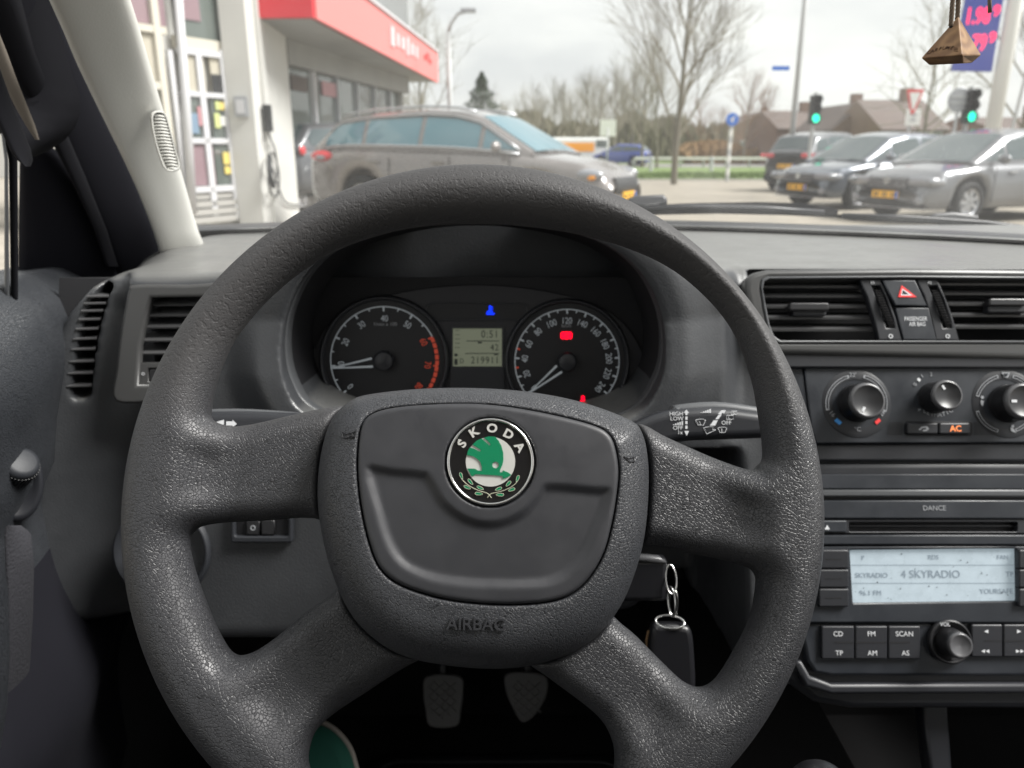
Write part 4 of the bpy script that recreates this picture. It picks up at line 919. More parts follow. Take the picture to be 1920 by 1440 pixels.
ribbon_loft('chrome_strip', [(W(a, v, .655), W(b, v, .655)) for v, a, b in ((250, 2, 8), (300, 8, 15), (400, 8, 16), (560, 8, 18))], .003, 'bezel', df, n=6, back=.004)
ribbon_loft('upper_frame', [(W(a, v, .715), W(b, v, .78)) for v, a, b in ((-140, -400, 60), (0, -400, 96), (120, -400, 130), (180, -300, 150), (215, -120, 150), (240, -20, 140), (262, 20, 122), (280, 38, 96), (294, 48, 66))], .004, 'seal', df, n=6, back=.004)
# door panel
door = thing('driver_door', W(30, 1200, .66), 'dark grey inner panel of the driver door with a mirror knob', 'car door')
cols = [(-420, .42), (-200, .50), (-90, .56), (0, .615), (50, .66), (90, .73), (140, .84), (200, .93), (250, .98)]
def door_top(u): return np.interp(u, [-420, -200, 0, 95, 150, 200, 250], [760, 655, 562, 521, 503, 491, 486])
rows = []
for u, Yd in cols:
    t = door_top(u); r = []
    p0 = W(u, t, Yd)
    for k in range(30):
        s_ = k / 29; z = p0.z - s_ * .62
        bul = .022 * math.exp(-((s_ - .10) / .10) ** 2) - .018 * sstep(.26, .34, s_) + .030 * math.exp(-((s_ - .62) / .12) ** 2) - .02 * sstep(.0, .04, .03 - s_)
        r.append(Vector((p0.x - .012 + bul, p0.y, z)))
    rows.append([p0 + Vector((-.10, .0, -.004)), p0 + Vector((-.03, 0, .002))] + r)
def resample(rows, n):
    out = []
    for i in range(len(rows) - 1):
        for k in range(n):
            p = [rows[max(i - 1, 0)], rows[i], rows[i + 1], rows[min(i + 2, len(rows) - 1)]]; t = k / n
            out.append([.5 * (2 * b + (c - a) * t + (2 * a - 5 * b + 4 * c - d) * t * t + (3 * b - a - 3 * c + d) * t ** 3) for a, b, c, d in zip(*p)])
    return out + [rows[-1]]
rs_ = resample(rows, 5); loft('door_skin', [r[:15] for r in rs_], 'door_top', door); loft('lower_trim', [r[14:] for r in rs_], 'door_dark', door)  # lower half in a darker colour, standing in for its shade
DK = Plane(W(38, 890, .63), Vector((.55, -.80, .18)))
mk = MB().lathe([(.028, 0), (.027, .004), (.022, .005), (.019, .001), (0, .001)], 48, DK.mat(0) @ Matrix.Translation((*DK.loc(30, 905), .002)) @ Matrix.Diagonal((.75, 1.25, 1, 1))).build('knob_bezel', 'dark', door, True)
a_, b_ = DK.hit(14, 900, .006), DK.hit(40, 868, .030); ax = (b_ - a_).normalized()
mwk = Plane(a_, ax).mat(0); Lk = (b_ - a_).length
MB().lathe([(.006, -.01), (.007, Lk * .25), (.0135, Lk * .3), (.0145, Lk * .4), (.0150, Lk * .95), (.0135, Lk * 1.08), (.010, Lk * 1.13), (0, Lk * 1.13)], 40).build('mirror_knob', 'dash_low', door, True, mwk)
mkn = scene.objects['mirror_knob']
rb = MB()
for k in range(36):
    t = 2 * math.pi * k / 36; rb.box((.0150 * math.cos(t), .0150 * math.sin(t), Lk * .68), (.0012, .0012, Lk * .5), Matrix.Rotation(t, 3, 'Z'))
rb.build('grip_rib', 'knob', mkn, False, mwk)
ribbon_loft('pull_recess', [(W(a, v, .55), W(b, v, .58)) for v, a, b in ((985, 12, 40), (1000, 8, 58), (1060, 10, 64), (1150, 14, 62), (1250, 14, 56), (1330, 8, 44), (1400, -6, 22), (1460, -30, -5))], .003, 'fabric', door, n=8, back=.005)
ribbon_loft('armrest', [(W(a, v, .50), W(b, v, .52)) for v, a, b in ((1010, -120, 2), (1040, -120, 8), (1120, -120, 16), (1220, -120, 18), (1320, -120, 14), (1400, -120, 2), (1480, -130, -16))], .02, 'door_top', door, n=10)
MB().box((.28, -.68, CZ + .45), (1.56, 1.6, .03)).build('roof', 'headliner', body)  # unseen roof slab, cut short ahead; only shades light from behind
# windscreen: one curved pane from the cowl up over the dash
def ws(x, t):                                        # t 0 base .. 1 header
    base = Vector((x, 1.19 - .55 * x * x * 1.0, CZ - .128)); topp = Vector((x * .86, .42 - .25 * x * x, CZ + .40))
    p = base.lerp(topp, t); p.z += .05 * math.sin(math.pi * t); return p
xs_ = np.linspace(-.50, .95, 30); wv = []
for t in np.linspace(0, 1, 20): wv.append([ws(x + (-.02 if x < -.49 else 0), t) for x in xs_])
loft('windscreen', wv, glass_mat('windscreen glass', (.97, .985, .975), dust_or_sheen=.045), body)
fr_ = [[ws(x, t) + Vector((0, .004, .002)) for x in xs_] for t in (-.03, .0, .014, .028)]
loft('black_band', fr_, 'seal', body)
lf_ = [[ws(-.50 + q, t) + Vector((0, .005, .003)) for t in np.linspace(0, 1, 20)] for q in (0, .02, .035)]
loft('black_edge', lf_, mat('dotted screen edge', (.10, .10, .105), .6), body)
# cowl outside the glass and the roof, floor and firewall
loft('cowl', [[Vector((x, y - .5 * x * x, CZ + z)) for x in xs_] for y, z in ((1.18, -.136), (1.22, -.122), (1.27, -.112), (1.33, -.112), (1.36, -.16))], 'dark', body)
loft('bonnet', [[Vector((x, y - .3 * x * x, CZ + z)) for x in np.linspace(-.80, 1.15, 24)] for y, z in ((1.36, -.19), (1.55, -.20), (1.8, -.25), (2.0, -.33), (2.1, -.46), (2.12, -.75))], 'carbody', body)
for x in (-.50, 1.05): MB().box((x, -.30, CZ + .10), (.04, .10, .75)).build('centre_pillar', 'headliner', body)
MB().box((.28, .42, CZ - .98), (1.6, 2.2, .03)).build('floor_pan', 'carpet', body)
MB().box((.28, 1.16, CZ - .60), (1.6, .04, .78)).build('firewall', 'carpet', body)
for x in (-.52, 1.07): MB().box((x, .30, CZ - .64), (.03, 1.8, .66)).build('side_wall', 'carpet', body)
MB().box((.30, .80, CZ - .84), (.20, .80, .30)).build('tunnel', 'carpet', body)
MB().box((.28, -.75, CZ - .55), (1.5, .04, .85)).build('rear_wall', 'carpet', body)
for x in (-.02, .66): 
    MB().box((x, -.22, CZ - .70), (.50, .52, .16)).box((x, -.52, CZ - .35), (.48, .14, .75)).build('front_seat', 'carpet', body)
# console strut and gear knob just in frame
plate('console_side', STK, [(1728, 1300), (1776, 1300), (1790, 1500), (1752, 1500)], -.03, .02, 'dark', body, bevel=.003)
gk = thing('gear_knob', W(1530, 1470, .56), 'round black top of the gear lever at the bottom edge of the picture', 'gear lever')
MB().ball(W(1537, 1492, .40), .0215, 14).tube([W(1537, 1492, .40), W(1537, 1492, .40) + Vector((0, .02, -.16))], .008).build('knob', 'key', gk, True)
# ---------------- pedals
PD = Plane(W(830, 1310, .98), tilt(35))
for nm, ul, uc, pts in (('clutch', 'clutch pedal with a crossed rubber pad, left of the two', 830, [(800, 1268), (862, 1268), (868, 1300), (864, 1332), (856, 1362), (806, 1362), (797, 1330), (793, 1300)]),
                    ('brake', 'brake pedal with a crossed rubber pad, right of the two', 988, [(952, 1262), (1020, 1266), (1026, 1300), (1008, 1335), (990, 1352), (975, 1352), (960, 1325), (948, 1295)])):
    pt = thing(nm + '_pedal', PD.hit(uc, 1330), 'grey ' + ul, 'pedal', 'pedals in the dark footwell')
    plate('pad', PD, smooth_poly(pts, 4), 0, .014, 'pedal', pt, bevel=.003, smooth=True)
    tr_ = MB()
    for k in range(-2, 5):
        for s_ in (-1, 1):
            u0, u1 = uc - 26, uc + 26; v0 = 1290 + 18 * k; v1 = v0 + s_ * 46
            for (a, b, c, d) in (((u0, v0, u1, v1)),):
                n_ = 8
                pp = [(a + (c - a) * j / n_, b + (d - b) * j / n_) for j in range(n_ + 1)]
                pp = [q for q in pp if 1274 < q[1] < 1354 - abs(q[0] - uc) * .5]
                if len(pp) > 1: tr_.tube([PD.hit(*q, .001) for q in pp], .0016, 5)
    tr_.build('tread_rib', 'pedal', pt)
    MB().tube([PD.hit(uc, 1300, -.01), PD.hit(uc, 1180, -.05), PD.hit(uc, 1080, -.10)], .009, 8).build('arm', 'dark', pt, True)
fm = thing('floor_mat', W(1100, 1400, 1.0), 'black rubber floor mat below the pedals', 'floor mat')
fmr = rrect(-.24, .50, .20, 1.02, .06)
me_ = curve_mesh('mat', [fmr], .006, .002); link('mat', me_, 'carpet', fm, Matrix.Translation((0, 0, CZ - .95)))
me_ = curve_mesh('edge', [rrect(-.24, .50, .20, 1.02, .06), rrect(-.225, .515, .185, 1.005, .05)], .010, .003); link('raised_edge', me_, 'dark', fm, Matrix.Translation((0, 0, CZ - .946)))
st = thing('green_slipper', W(600, 1440, .80), 'dark green felt slipper toe with a pale edge in the footwell', 'slipper')
SL = Plane(W(600, 1420, .78), tilt(55))
sp_ = smooth_poly([(560, 1360), (592, 1352), (622, 1364), (648, 1390), (664, 1425), (672, 1480), (660, 1560), (560, 1580), (500, 1520), (505, 1420), (528, 1376)], 5)
plate('upper', SL, sp_, .0, .05, 'green_cloth', st, bevel=.018, smooth=True, res=5)
MB().tube([SL.hit(u, v, -.012) for u, v in sp_[:45]], .0035, 8).build('welt', 'grey_welt', st, True)
# ---------------- wipers lying on the glass base
WP = Plane(W(1400, 390, 1.30), tilt(20))
def wiper(pts, block, label, arm):
    t = thing('windscreen_wiper', WP.hit(*pts[-1]), label, 'wiper')
    plate('blade', WP, pts, .012, .014, 'seal', t, bevel=.002)
    plate('arm_cap', WP, block, .020, .02, 'dark', t, bevel=.005, smooth=True)
    MB().tube([WP.hit(u, v, .018) for u, v in arm], .004, 8).build('arm', 'dark', t, True)
wiper([(1170, 388), (1210, 384), (1300, 380), (1420, 378), (1500, 380), (1560, 388), (1573, 394), (1570, 404), (1480, 400), (1350, 397), (1240, 399), (1190, 402)], [(1172, 374), (1190, 366), (1245, 363), (1252, 371), (1252, 382), (1215, 388), (1185, 388)],
      'long black windscreen wiper resting along the glass base, the left one', [(1180, 392), (1300, 387), (1430, 390), (1545, 398)])
wiper([(1560, 401), (1700, 404), (1800, 409), (1930, 424), (1990, 434), (1990, 442), (1900, 432), (1760, 417), (1600, 409)], [(1735, 408), (1756, 398), (1790, 396), (1836, 402), (1839, 415), (1820, 419), (1760, 414)],
      'right hand windscreen wiper with a raised cap at the far right', [(1580, 404), (1700, 408), (1850, 418), (1980, 434)])
# ---------------- wooden air freshener on its cord
FR = Plane(W(1785, 80, .50), (CAM - W(1785, 80, .5)).normalized())
fr = thing('wooden_air_freshener', FR.hit(1785, 80), 'small wooden pyramid air freshener hanging on a twisted cord', 'air freshener')
def fp(u, v, o_): return FR.hit(u, v, o_)
apex = fp(1797, 30, 0); A_, B_, C_ = fp(1727, 109, .008), fp(1804, 103, .020), fp(1840, 103, -.012); D_ = fp(1770, 103, -.028)
a2, b2, c2, d2 = fp(1742, 122, .004), fp(1806, 119, .010), fp(1822, 118, -.010), fp(1775, 119, -.022)
wm = part('body', [apex, A_, B_, C_, D_, a2, b2, c2, d2], [(0, 1, 2), (0, 2, 3), (0, 3, 4), (0, 4, 1), (1, 5, 6, 2), (2, 6, 7, 3), (3, 7, 8, 4), (4, 8, 5, 1), (5, 8, 7, 6)], 'wood', fr)
bmod = wm.modifiers.new('b', 'BEVEL'); bmod.width = .0006; bmod.segments = 2
# re-origin so the grain pattern is centred on the block
wm.data.transform(Matrix.Translation(-apex)); wm.location = apex - fr.location; wm.matrix_parent_inverse = Matrix.Identity(4)
nF = (A_ - apex).cross(B_ - apex).normalized(); nF = nF if nF.dot(CAM - apex) > 0 else -nF
TF = Plane(apex, nF, (B_ - A_))
EDG = mat('carved letter', (.05, .022, .010), .9)
for k, ch in enumerate('CARFUME'):
    u = 1740 + 7.3 * k; text('carved_lettering', ch, TF, u + 1, 98.5 - 9 * math.sin(k / 6 * 1.75), .0001, 6.5, EDG, fr, 12 - 5 * k, ext=.0001, bold=.01)
for k in range(3): pxmb(TF, .0002, [[(1788, 89 + 2.8 * k), (1796, 90.0 + 2.8 * k), (1796, 91.2 + 2.8 * k), (1788, 90.2 + 2.8 * k)]], 'carved_line', EDG, fr)
MB().ball(TF.hit(1784, 50, -.0004), .0013, 6).build('cord_hole', 'black', fr, True)
def cord(p, q, r):
    for s_ in range(3):
        pts = []
        for k in range(60):
            t = k / 59; c = Vector(p).lerp(Vector(q), t); a = t * (Vector(p) - Vector(q)).length / .0068 * 2 * math.pi + s_ * 2.094
            pts.append(c + Vector((math.cos(a), math.sin(a), 0)) * r * .5)
        MB().tube(pts, r * .62, 6).build('cord', 'cord', fr, True)
cord(FR.hit(1783, 48, .009), FR.hit(1795, -120, .004), .0013); cord(FR.hit(1795, 36, -.006), FR.hit(1803, -120, -.004), .0013)
ed = thing('cord_end', FR.hit(1855, 0), 'brown cord end hanging beside the wooden pyramid', 'cord')
MB().tube([W(1856, 24, .5), W(1855.5, 5, .5), W(1854.5, -60, .5)], .0011, 8).build('cord', 'cord', ed, True)
# ================================================================== OUTSIDE
def ground_mat(name, c0, c1, sc, rough=.9, bump=.3):
    m, t, b = new_mat(name); N = t.nodes.new; L = t.links
    c = N('ShaderNodeTexCoord'); n = N('ShaderNodeTexNoise'); n.inputs['Scale'].default_value = sc; n.inputs['Detail'].default_value = 8; n.inputs['Roughness'].default_value = .7
    r = N('ShaderNodeValToRGB'); r.color_ramp.elements[0].color = (*c0, 1); r.color_ramp.elements[1].color = (*c1, 1); r.color_ramp.elements[0].position = .35; r.color_ramp.elements[1].position = .65
    L.new(c.outputs['Object'], n.inputs['Vector']); L.new(n.outputs['Fac'], r.inputs[0]); L.new(r.outputs[0], b.inputs['Base Color'])
    bp = N('ShaderNodeBump'); bp.inputs['Strength'].default_value = bump; L.new(n.outputs['Fac'], bp.inputs['Height']); L.new(bp.outputs[0], b.inputs['Normal'])
    b.inputs['Roughness'].default_value = rough; return m
M['asphalt'] = ground_mat('worn pale paving', (.20, .18, .15), (.29, .26, .21), 1.5)
M['road'] = ground_mat('road surface', (.16, .155, .15), (.22, .21, .20), .6)
M['forecourt'] = ground_mat('forecourt paving', (.24, .22, .18), (.34, .31, .26), 1.2)
M['grass'] = ground_mat('grass', (.08, .135, .035), (.15, .20, .06), 1.2)
M['field'] = ground_mat('field', (.10, .12, .05), (.16, .15, .08), .3)
M['kerb'] = mat('kerb stone', (.35, .34, .32), .8)
M['white_wall'] = mat('white painted wall', (.56, .555, .53), .7, var=(2, .05))
M['cream'] = mat('cream frame', (.52, .49, .42), .6)
M['white_frame'] = mat('white window frame', (.55, .55, .57), .5)
M['grey_wall'] = mat('grey soffit', (.30, .30, .29), .7, var=(1.5, .15))
M['upper'] = mat('pale upper storey', (.40, .42, .43), .6)
M['poster_pink'] = mat('faded pink poster', (.45, .22, .24), .5)
M['poster_blue'] = mat('faded blue poster', (.16, .24, .33), .5)
M['red_sign'] = mat('red fascia', (.62, .02, .035), .35)
M['sunlit_sign'] = mat('sun-washed red fascia', (.74, .20, .19), .4)  # same red fascia with the sun wash put into its colour
M['shop_glass'] = mat('shop glass', (.10, .12, .11), .04, spec=1.0)
M['blind'] = mat('beige blind', (.42, .39, .32), .8)
M['maroon'] = mat('maroon panel', (.24, .16, .18), .5)
M['yellow'] = mat('yellow sticker', (.62, .50, .14), .5)
M['lime'] = mat('lime sticker', (.50, .55, .22), .5)
M['rubber'] = mat('tyre rubber', (.012, .012, .013), .8)
M['alloy'] = mat('alloy rim', (.45, .46, .48), .35, metal=.8)
M['plate_yellow'] = mat('yellow number plate', (.90, .48, .02), .4)
M['lampglass'] = mat('headlamp', (.22, .23, .25), .15, coat=1)
M['taillight'] = mat('tail lamp', (.55, .02, .03), .2, coat=1)
M['bark'] = mat('bark', (.16, .145, .11), .9)
M['twig'] = mat('twig', (.21, .19, .14), .9)
M['twig_red'] = mat('reddish twig', (.22, .13, .085), .9)
M['needles'] = mat('conifer needles', (.045, .065, .035), .9)
M['reed'] = mat('dry reed', (.30, .19, .09), .9)
M['roof_tile'] = mat('brown roof tile', (.11, .085, .075), .8, var=(1.2, .25))
M['brick'] = mat('brick wall', (.21, .14, .11), .85, var=(2, .15))
M['pole'] = mat('grey pole', (.42, .43, .43), .5)
M['steel'] = mat('steel', (.35, .36, .38), .4, metal=.5)
M['blue_sign'] = mat('blue sign', (.03, .16, .62), .4)
M['totem_blue'] = mat('price board blue', (.035, .06, .42), .4)
M['led'] = mat('red price digits', (.9, .02, .08), .5, emit=(1, .015, .10), es=1.0)
M['green_lamp'] = mat('green signal lamp', (0, .6, .35), .4, emit=(0, 1, .55), es=1.3)
M['sign_red'] = mat('sign red', (.65, .05, .05), .4)
M['sign_white'] = mat('sign white', (.75, .75, .72), .4)
M['van_orange'] = mat('orange', (.9, .35, .02), .4)
M['cable'] = mat('black cable', (.015, .016, .018), .6)
def flat(name, pts, m, kind='structure'):
    o_ = part(name, [Vector(p) for p in pts], [tuple(range(len(pts)))], m); o_['kind'] = kind; return o_
flat('ground', [(-400, -60, -.02), (400, -60, -.02), (400, 900, -.02), (-400, 900, -.02)], 'field')
flat('parking_lot', [(-40, -20, -.012), (60, -20, -.012), (60, 31, -.012), (-40, 31, -.012)], 'asphalt')
k_ = MB().box((10, 31.1, -.02), (100, .2, .12)).build('kerb', 'kerb'); k_['kind'] = 'structure'
flat('grass_verge', [(-40, 31.2, .04), (60, 31.2, .04), (60, 52, .04), (-40, 52, .04)], 'grass')
flat('road', [(-120, 52, .045), (160, 52, .045), (160, 63, .045), (-120, 63, .045)], 'road')
flat('far_verge', [(-120, 63, .05), (160, 63, .05), (160, 120, .05), (-120, 120, .05)], 'grass')
fc = MB().box((-13.5, 20, .06), (18.6, 28, .24)).build('forecourt', 'forecourt'); fc['kind'] = 'structure'
gr = MB()
for k in range(14000):
    x, y = random.uniform(-10, 24), random.uniform(31.3, 39); hh = random.uniform(.05, .14); a = random.uniform(0, 3.14)
    gr.add([(x - .03 * math.cos(a), y - .03 * math.sin(a), .04), (x + .03 * math.cos(a), y + .03 * math.sin(a), .04), (x + random.uniform(-.04, .04), y, .04 + hh)], [(0, 1, 2)])
g_ = gr.build('grass_blades', 'grass'); g_['kind'] = 'stuff'; g_['label'] = 'short green grass on the verge beyond the parking lot'
# ---------------- cars
def interp(x, tab): return float(np.interp(x, [a for a, b in tab], [b for a, b in tab]))
def car(name, label, cat, group, L, Wd, belt, roof, paint, wheels=(1.35, -1.35), wr=.32, pillars=(), rail=False, far=False, rear_pane=True, hatch=True, rim='alloy', glass=(.05, .07, .075)):
    """x forward, y left, z up; belt and roof are tables of height along x"""
    t = thing(name, (0, 0, 0), label, cat, group); bl = MB()
    hw = lambda x: Wd / 2 * (1 - .20 * abs(2 * x / L) ** 5 - .04 * abs(2 * x / L) ** 2)
    n = 90; vs = []; m_ = 14
    for i in range(n + 1):
        x = -L / 2 + L * i / n; e_ = abs(2 * x / L); w = hw(x); zb = .22 + .10 * max(0, e_ - .9) / .1
        for wx in wheels:
            if abs(x - wx) < wr + .06: zb = max(zb, wr + math.sqrt(max(0, (wr + .06) ** 2 - (x - wx) ** 2)))
        zt = interp(x, belt); zt2 = zt
        end = max(0, (e_ - .965) / .035); w *= 1 - .10 * end ** 2
        zsh = zt - .06
        prof = [(0, zb), (w * .86, zb), (w * .97, zb + .04), (w * 1.0, zb + (zsh - zb) * .30), (w * 1.0, zb + (zsh - zb) * .62), (w * .985, zb + (zsh - zb) * .86), (w * .93, zsh + .035), (w * .80, zt), (0, zt + .035)]
        vs += [(x, y, z) for y, z in prof] + [(x, -y, z) for y, z in prof[-2:0:-1]]
    m_ = 16; fs = []
    for i in range(n):
        for k in range(m_): fs.append((i * m_ + k, i * m_ + (k + 1) % m_, (i + 1) * m_ + (k + 1) % m_, (i + 1) * m_ + k))
    fs += [tuple(range(m_)), tuple(n * m_ + k for k in range(m_))[::-1]]
    part('body', vs, fs, paint, t, True)
    # greenhouse
    x0, x1 = roof[0][0], roof[-1][0]; wb = lambda x: hw(x) * .93
    def side(x, s, off=0):                            # s 0 belt .. 1 roof edge
        zb, zt = interp(x, belt) - .02, interp(x, roof); hh = max(zt - zb, 0); y0 = wb(x); y1 = y0 - hh * .42
        return Vector((x, y0 + (y1 - y0) * (s ** 1.25) + off, zb + hh * s * .96))
    vs = []; fs = []; n = 44; q = 11
    for i in range(n + 1):
        x = x0 + (x1 - x0) * i / n; a = [side(x, s) for s in (0, .35, .7, 1.0)]
        zt = interp(x, roof); ye = a[-1].y
        a += [Vector((x, ye * .90, zt - .002)), Vector((x, ye * .45, zt + .022))]
        full = a + [Vector((x, 0, zt + .03))] + [Vector((p.x, -p.y, p.z)) for p in a[::-1]]
        vs += full; q = len(full)
    for i in range(n):
        for k in range(q - 1): fs.append((i * q + k, i * q + k + 1, (i + 1) * q + k + 1, (i + 1) * q + k))
    fs += [tuple(range(q)), tuple(n * q + k for k in range(q))[::-1]]
    part('cabin', vs, fs, paint, t, True)
    gm = mat('car window glass', glass, .05, spec=1.0)
    edges = list(pillars)
    for sgn in (1, -1):
        for a, b in zip(edges[:-1], edges[1:]):
            rows_ = []
            for i in range(15):
                x = a + .035 + (b - a - .07) * i / 14; zb, zt = interp(x, belt), interp(x, roof); hh = zt - zb
                if hh < .06: continue
                s0, s1 = .10 / max(hh, .1) * .5 + .04, 1 - min(.5, .075 / hh)
                if s1 <= s0: continue
                rows_.append([Vector((p.x, (p.y + .006) * sgn, p.z)) for p in (side(x, s0 + (s1 - s0) * k / 5) for k in range(6))])
            if len(rows_) > 1: loft('side_window', rows_, gm, t)
    def topp(x, f, off=.008):
        zt = interp(x, roof); zb = interp(x, belt); hh = max(zt - zb, 0); ye = (wb(x) - hh * .42) * .90; return Vector((x, ye * f, zt + .026 * (1 - f * f) + off))
    rx = [a for a, b in roof]
    def screen(xa, xb, nm):
        loft(nm, [[topp(xa + (xb - xa) * i / 8, f) for f in np.linspace(-.93, .93, 9)] for i in range(9)], gm, t)
    if not far:
        screen(rx[-2] - .02, rx[-1] - .03, 'windscreen'); 
        if rear_pane: screen(rx[0] + .06, rx[1] - .04, 'rear_window')
    # wheels
    for k, wx in enumerate(wheels):
        for sgn in (1, -1):
            R = Matrix.Rotation(-math.pi / 2 * sgn, 4, 'X'); mw = Matrix.Translation((wx, (hw(wx) - .20) * sgn, wr)) @ R
            w_ = MB().lathe([(wr * .62, .02), (wr * .64, .17), (wr * .72, .195), (wr * .93, .185), (wr, .16), (wr, .0), (wr * .6, 0)], 32, mw).build('wheel', 'rubber', t, True)
            rm = MB(); rm.lathe([(wr * .66, .16), (wr * .64, .178), (wr * .58, .165), (wr * .56, .10), (0, .09)], 32, mw)
            for j in range(7):
                a = 2 * math.pi * j / 7
                rm.add([mw @ Vector((r * math.cos(a + s * o_), r * math.sin(a + s * o_), z)) for r, z, o_ in ((.05, .17, .5), (wr * .62, .165, .14)) for s in (-1, 1)], [(0, 1, 3, 2)])
            rm.build('rim', rim, w_, False)
    if rail:
        for sgn in (1, -1):
            MB().tube([Vector((x, (wb(x) - (interp(x, roof) - interp(x, belt)) * .42) * .93 * sgn, interp(x, roof) + .045)) for x in np.linspace(rx[1] + .05, rx[-2] - .1, 9)], .018, 6).build('roof_rail', 'alloy', t, True)
    for sgn in (1, -1):
        mxx = pillars[-1] - .32 if pillars else x1 - .3
        MB().ball((mxx, (hw(mxx) + .07) * sgn, interp(mxx, belt) + .07), .10, 8, (.6, 1.1, .75)).build('door_mirror', paint, t, True)
    return t, hw, side
def surf_patch(t, hw, L, front, y0, y1, z0, z1, nm, m, off=.012, n=8, zs=None):
    """a thin shell patch wrapped round the front or rear end"""
    sg = 1 if front else -1; rows_ = []
    for i in range(n + 1):
        y = y0 + (y1 - y0) * i / n; x = sg * L / 2 * (1 - .055 * abs(y / .9) ** 3.0)
        rows_.append([Vector((x + sg * off, y, z0)), Vector((x + sg * (off + .01), y, (z0 + z1) / 2)), Vector((x + sg * (off - .01), y, z1)), Vector((x - sg * .05, y, z1)), Vector((x - sg * .05, y, z0))])
    return loft(nm, rows_, m, t, closed=True)
def nplate(t, L, front, z, y=0):
    sg = 1 if front else -1
    p = MB().box((sg * (L / 2 + .03), y, z), (.02, .52, .115)).build('number_plate', 'plate_yellow', t)
    mk_ = MB()
    for k in range(8):
        if k in (2, 5): continue
        mk_.box((sg * (L / 2 + .042), y - .20 + .057 * k, z), (.004, .028, .07))
    mk_.build('plate_marking', 'cable', p)
    MB().box((sg * (L / 2 + .041), y + (.235 if front else -.235) * (1), z), (.004, .045, .11)).build('plate_band', 'blue_sign', p)
# taupe estate in front of the showroom
PT = mat('warm grey car paint', (.19, .175, .168), .28, metal=.3, coat=1, var=(3, .04))
t, hw, side = car('estate_car', 'warm grey estate car with chrome window line parked before the showroom', 'car', None, 4.80, 1.84,
    [(-2.4, .86), (-2.3, 1.0), (-1.6, 1.04), (0, 1.00), (.95, .97), (1.3, .95), (2.0, .84), (2.3, .70), (2.4, .55)], [(-2.30, 1.02), (-1.80, 1.44), (-1.2, 1.50), (-.3, 1.53), (.2, 1.50), (.55, 1.42), (1.40, .96)], PT, (1.42, -1.32), .33,
    (-2.05, -1.28, -.32, .62, 1.25), True, glass=(.07, .17, .21))
EL = 4.80
for sgn in (1, -1):
    tl_ = MB().ball((-2.06, .80 * sgn, .92), .19, 8, (1.1, .38, .40)).build('tail_light', 'taillight', t, True); MB().ball((-2.05, .845 * sgn, .90), .11, 8, (.9, .36, .34)).build('lens', 'lampglass', tl_, True)
    MB().ball((2.10, .72 * sgn, .70), .21, 8, (1.05, .50, .38)).build('headlight', 'lampglass', t, True)
    MB().ball((2.17, .78 * sgn, .68), .07, 6, (1, .6, .6)).build('indicator', 'van_orange', t, True)
    ch = [side(x, .12) for x in np.linspace(-2.0, 1.2, 14)]
    MB().tube([Vector((p.x, (p.y + .016) * sgn, p.z)) for p in ch], .016, 6).build('chrome_line', 'alloy', t, True)
    ch = [side(x, 1 - min(.5, .04 / max(interp(x, [(-2.3, 1.02), (-1.8, 1.44), (-1.2, 1.5), (-.3, 1.53), (.2, 1.5), (.55, 1.42), (1.4, .96)]) - 1.0, .05))) for x in np.linspace(-1.95, 1.2, 16)]
    MB().tube([Vector((p.x, (p.y + .014) * sgn, p.z)) for p in ch], .012, 6).build('chrome_line', 'alloy', t, True)
    for x in (-1.05, .0): MB().box((x, (hw(x) + .012) * sgn, .84), (.18, .03, .03)).build('door_handle', PT, t)
    for x in (-.80, .18, 1.08):
        MB().box((x, (hw(x) + .0005) * sgn, .64), (.012, .004, .56)).build('door_seam', 'cable', t)
surf_patch(t, hw, EL, True, -.45, .45, .45, .66, 'grille', 'cable')
surf_patch(t, hw, EL, True, -.62, .62, .26, .38, 'lower_intake', 'cable')
nplate(t, EL, True, .42); nplate(t, EL, False, .62)
t.scale = (.95, .95, .96); t.location = (-.58, 11.1, .18); t.rotation_euler = (0, 0, math.radians(-26))
# three cars on the right
GP = 'cars parked in a row at the right'
P2_ = mat('blue grey car paint', (.115, .13, .155), .25, metal=.4, coat=1); P3_ = mat('silver grey car paint', (.14, .145, .155), .3, metal=.4, coat=1); P4_ = mat('dark grey car paint', (.10, .105, .115), .3, metal=.3, coat=1)
def front_set(t, hw, L, hl_z, gr_z, chrome=True):
    for sgn in (1, -1):
        surf_patch(t, hw, L, True, .38 * sgn, .86 * sgn, hl_z - .07, hl_z + .07, 'headlight', 'lampglass', .004)
        MB().ball((L / 2 - .16, .80 * sgn, hl_z), .20, 8, (1.0, .35, .36)).build('headlight_corner', 'lampglass', t, True)
        MB().ball((L / 2 - .02, .62 * sgn, .36), .07, 8, (.5, 1.2, 1)).build('fog_light', 'lampglass', t, True)
    surf_patch(t, hw, L, True, -.40, .40, gr_z - .09, gr_z + .09, 'grille', 'cable')
    for k in range(5): surf_patch(t, hw, L, True, -.38, .38, gr_z - .07 + .036 * k, gr_z - .058 + .036 * k, 'grille_bar', 'alloy', .02, 4)
    surf_patch(t, hw, L, True, -.66, .66, .26, .37, 'lower_intake', 'cable')
    surf_patch(t, hw, L, True, -.70, .70, .225, .245, 'chrome_lip', 'alloy', .022)
    MB().lathe([(0, .0), (.06, 0)], 20, Matrix.Translation((L / 2 + .035, 0, gr_z + .04)) @ Matrix.Rotation(math.pi / 2, 4, 'Y')).build('badge', 'chrome', t)
    for sgn in (1, -1):
        for x in (-.35, .62): MB().box((x - .1, (hw(x) + .01) * sgn, .80), (.17, .03, .03)).build('door_handle', 'alloy', t)
        for x in (-1.1, -.15, .92): MB().box((x, (hw(x) + .0005) * sgn, .60), (.012, .004, .56)).build('door_seam', 'cable', t)
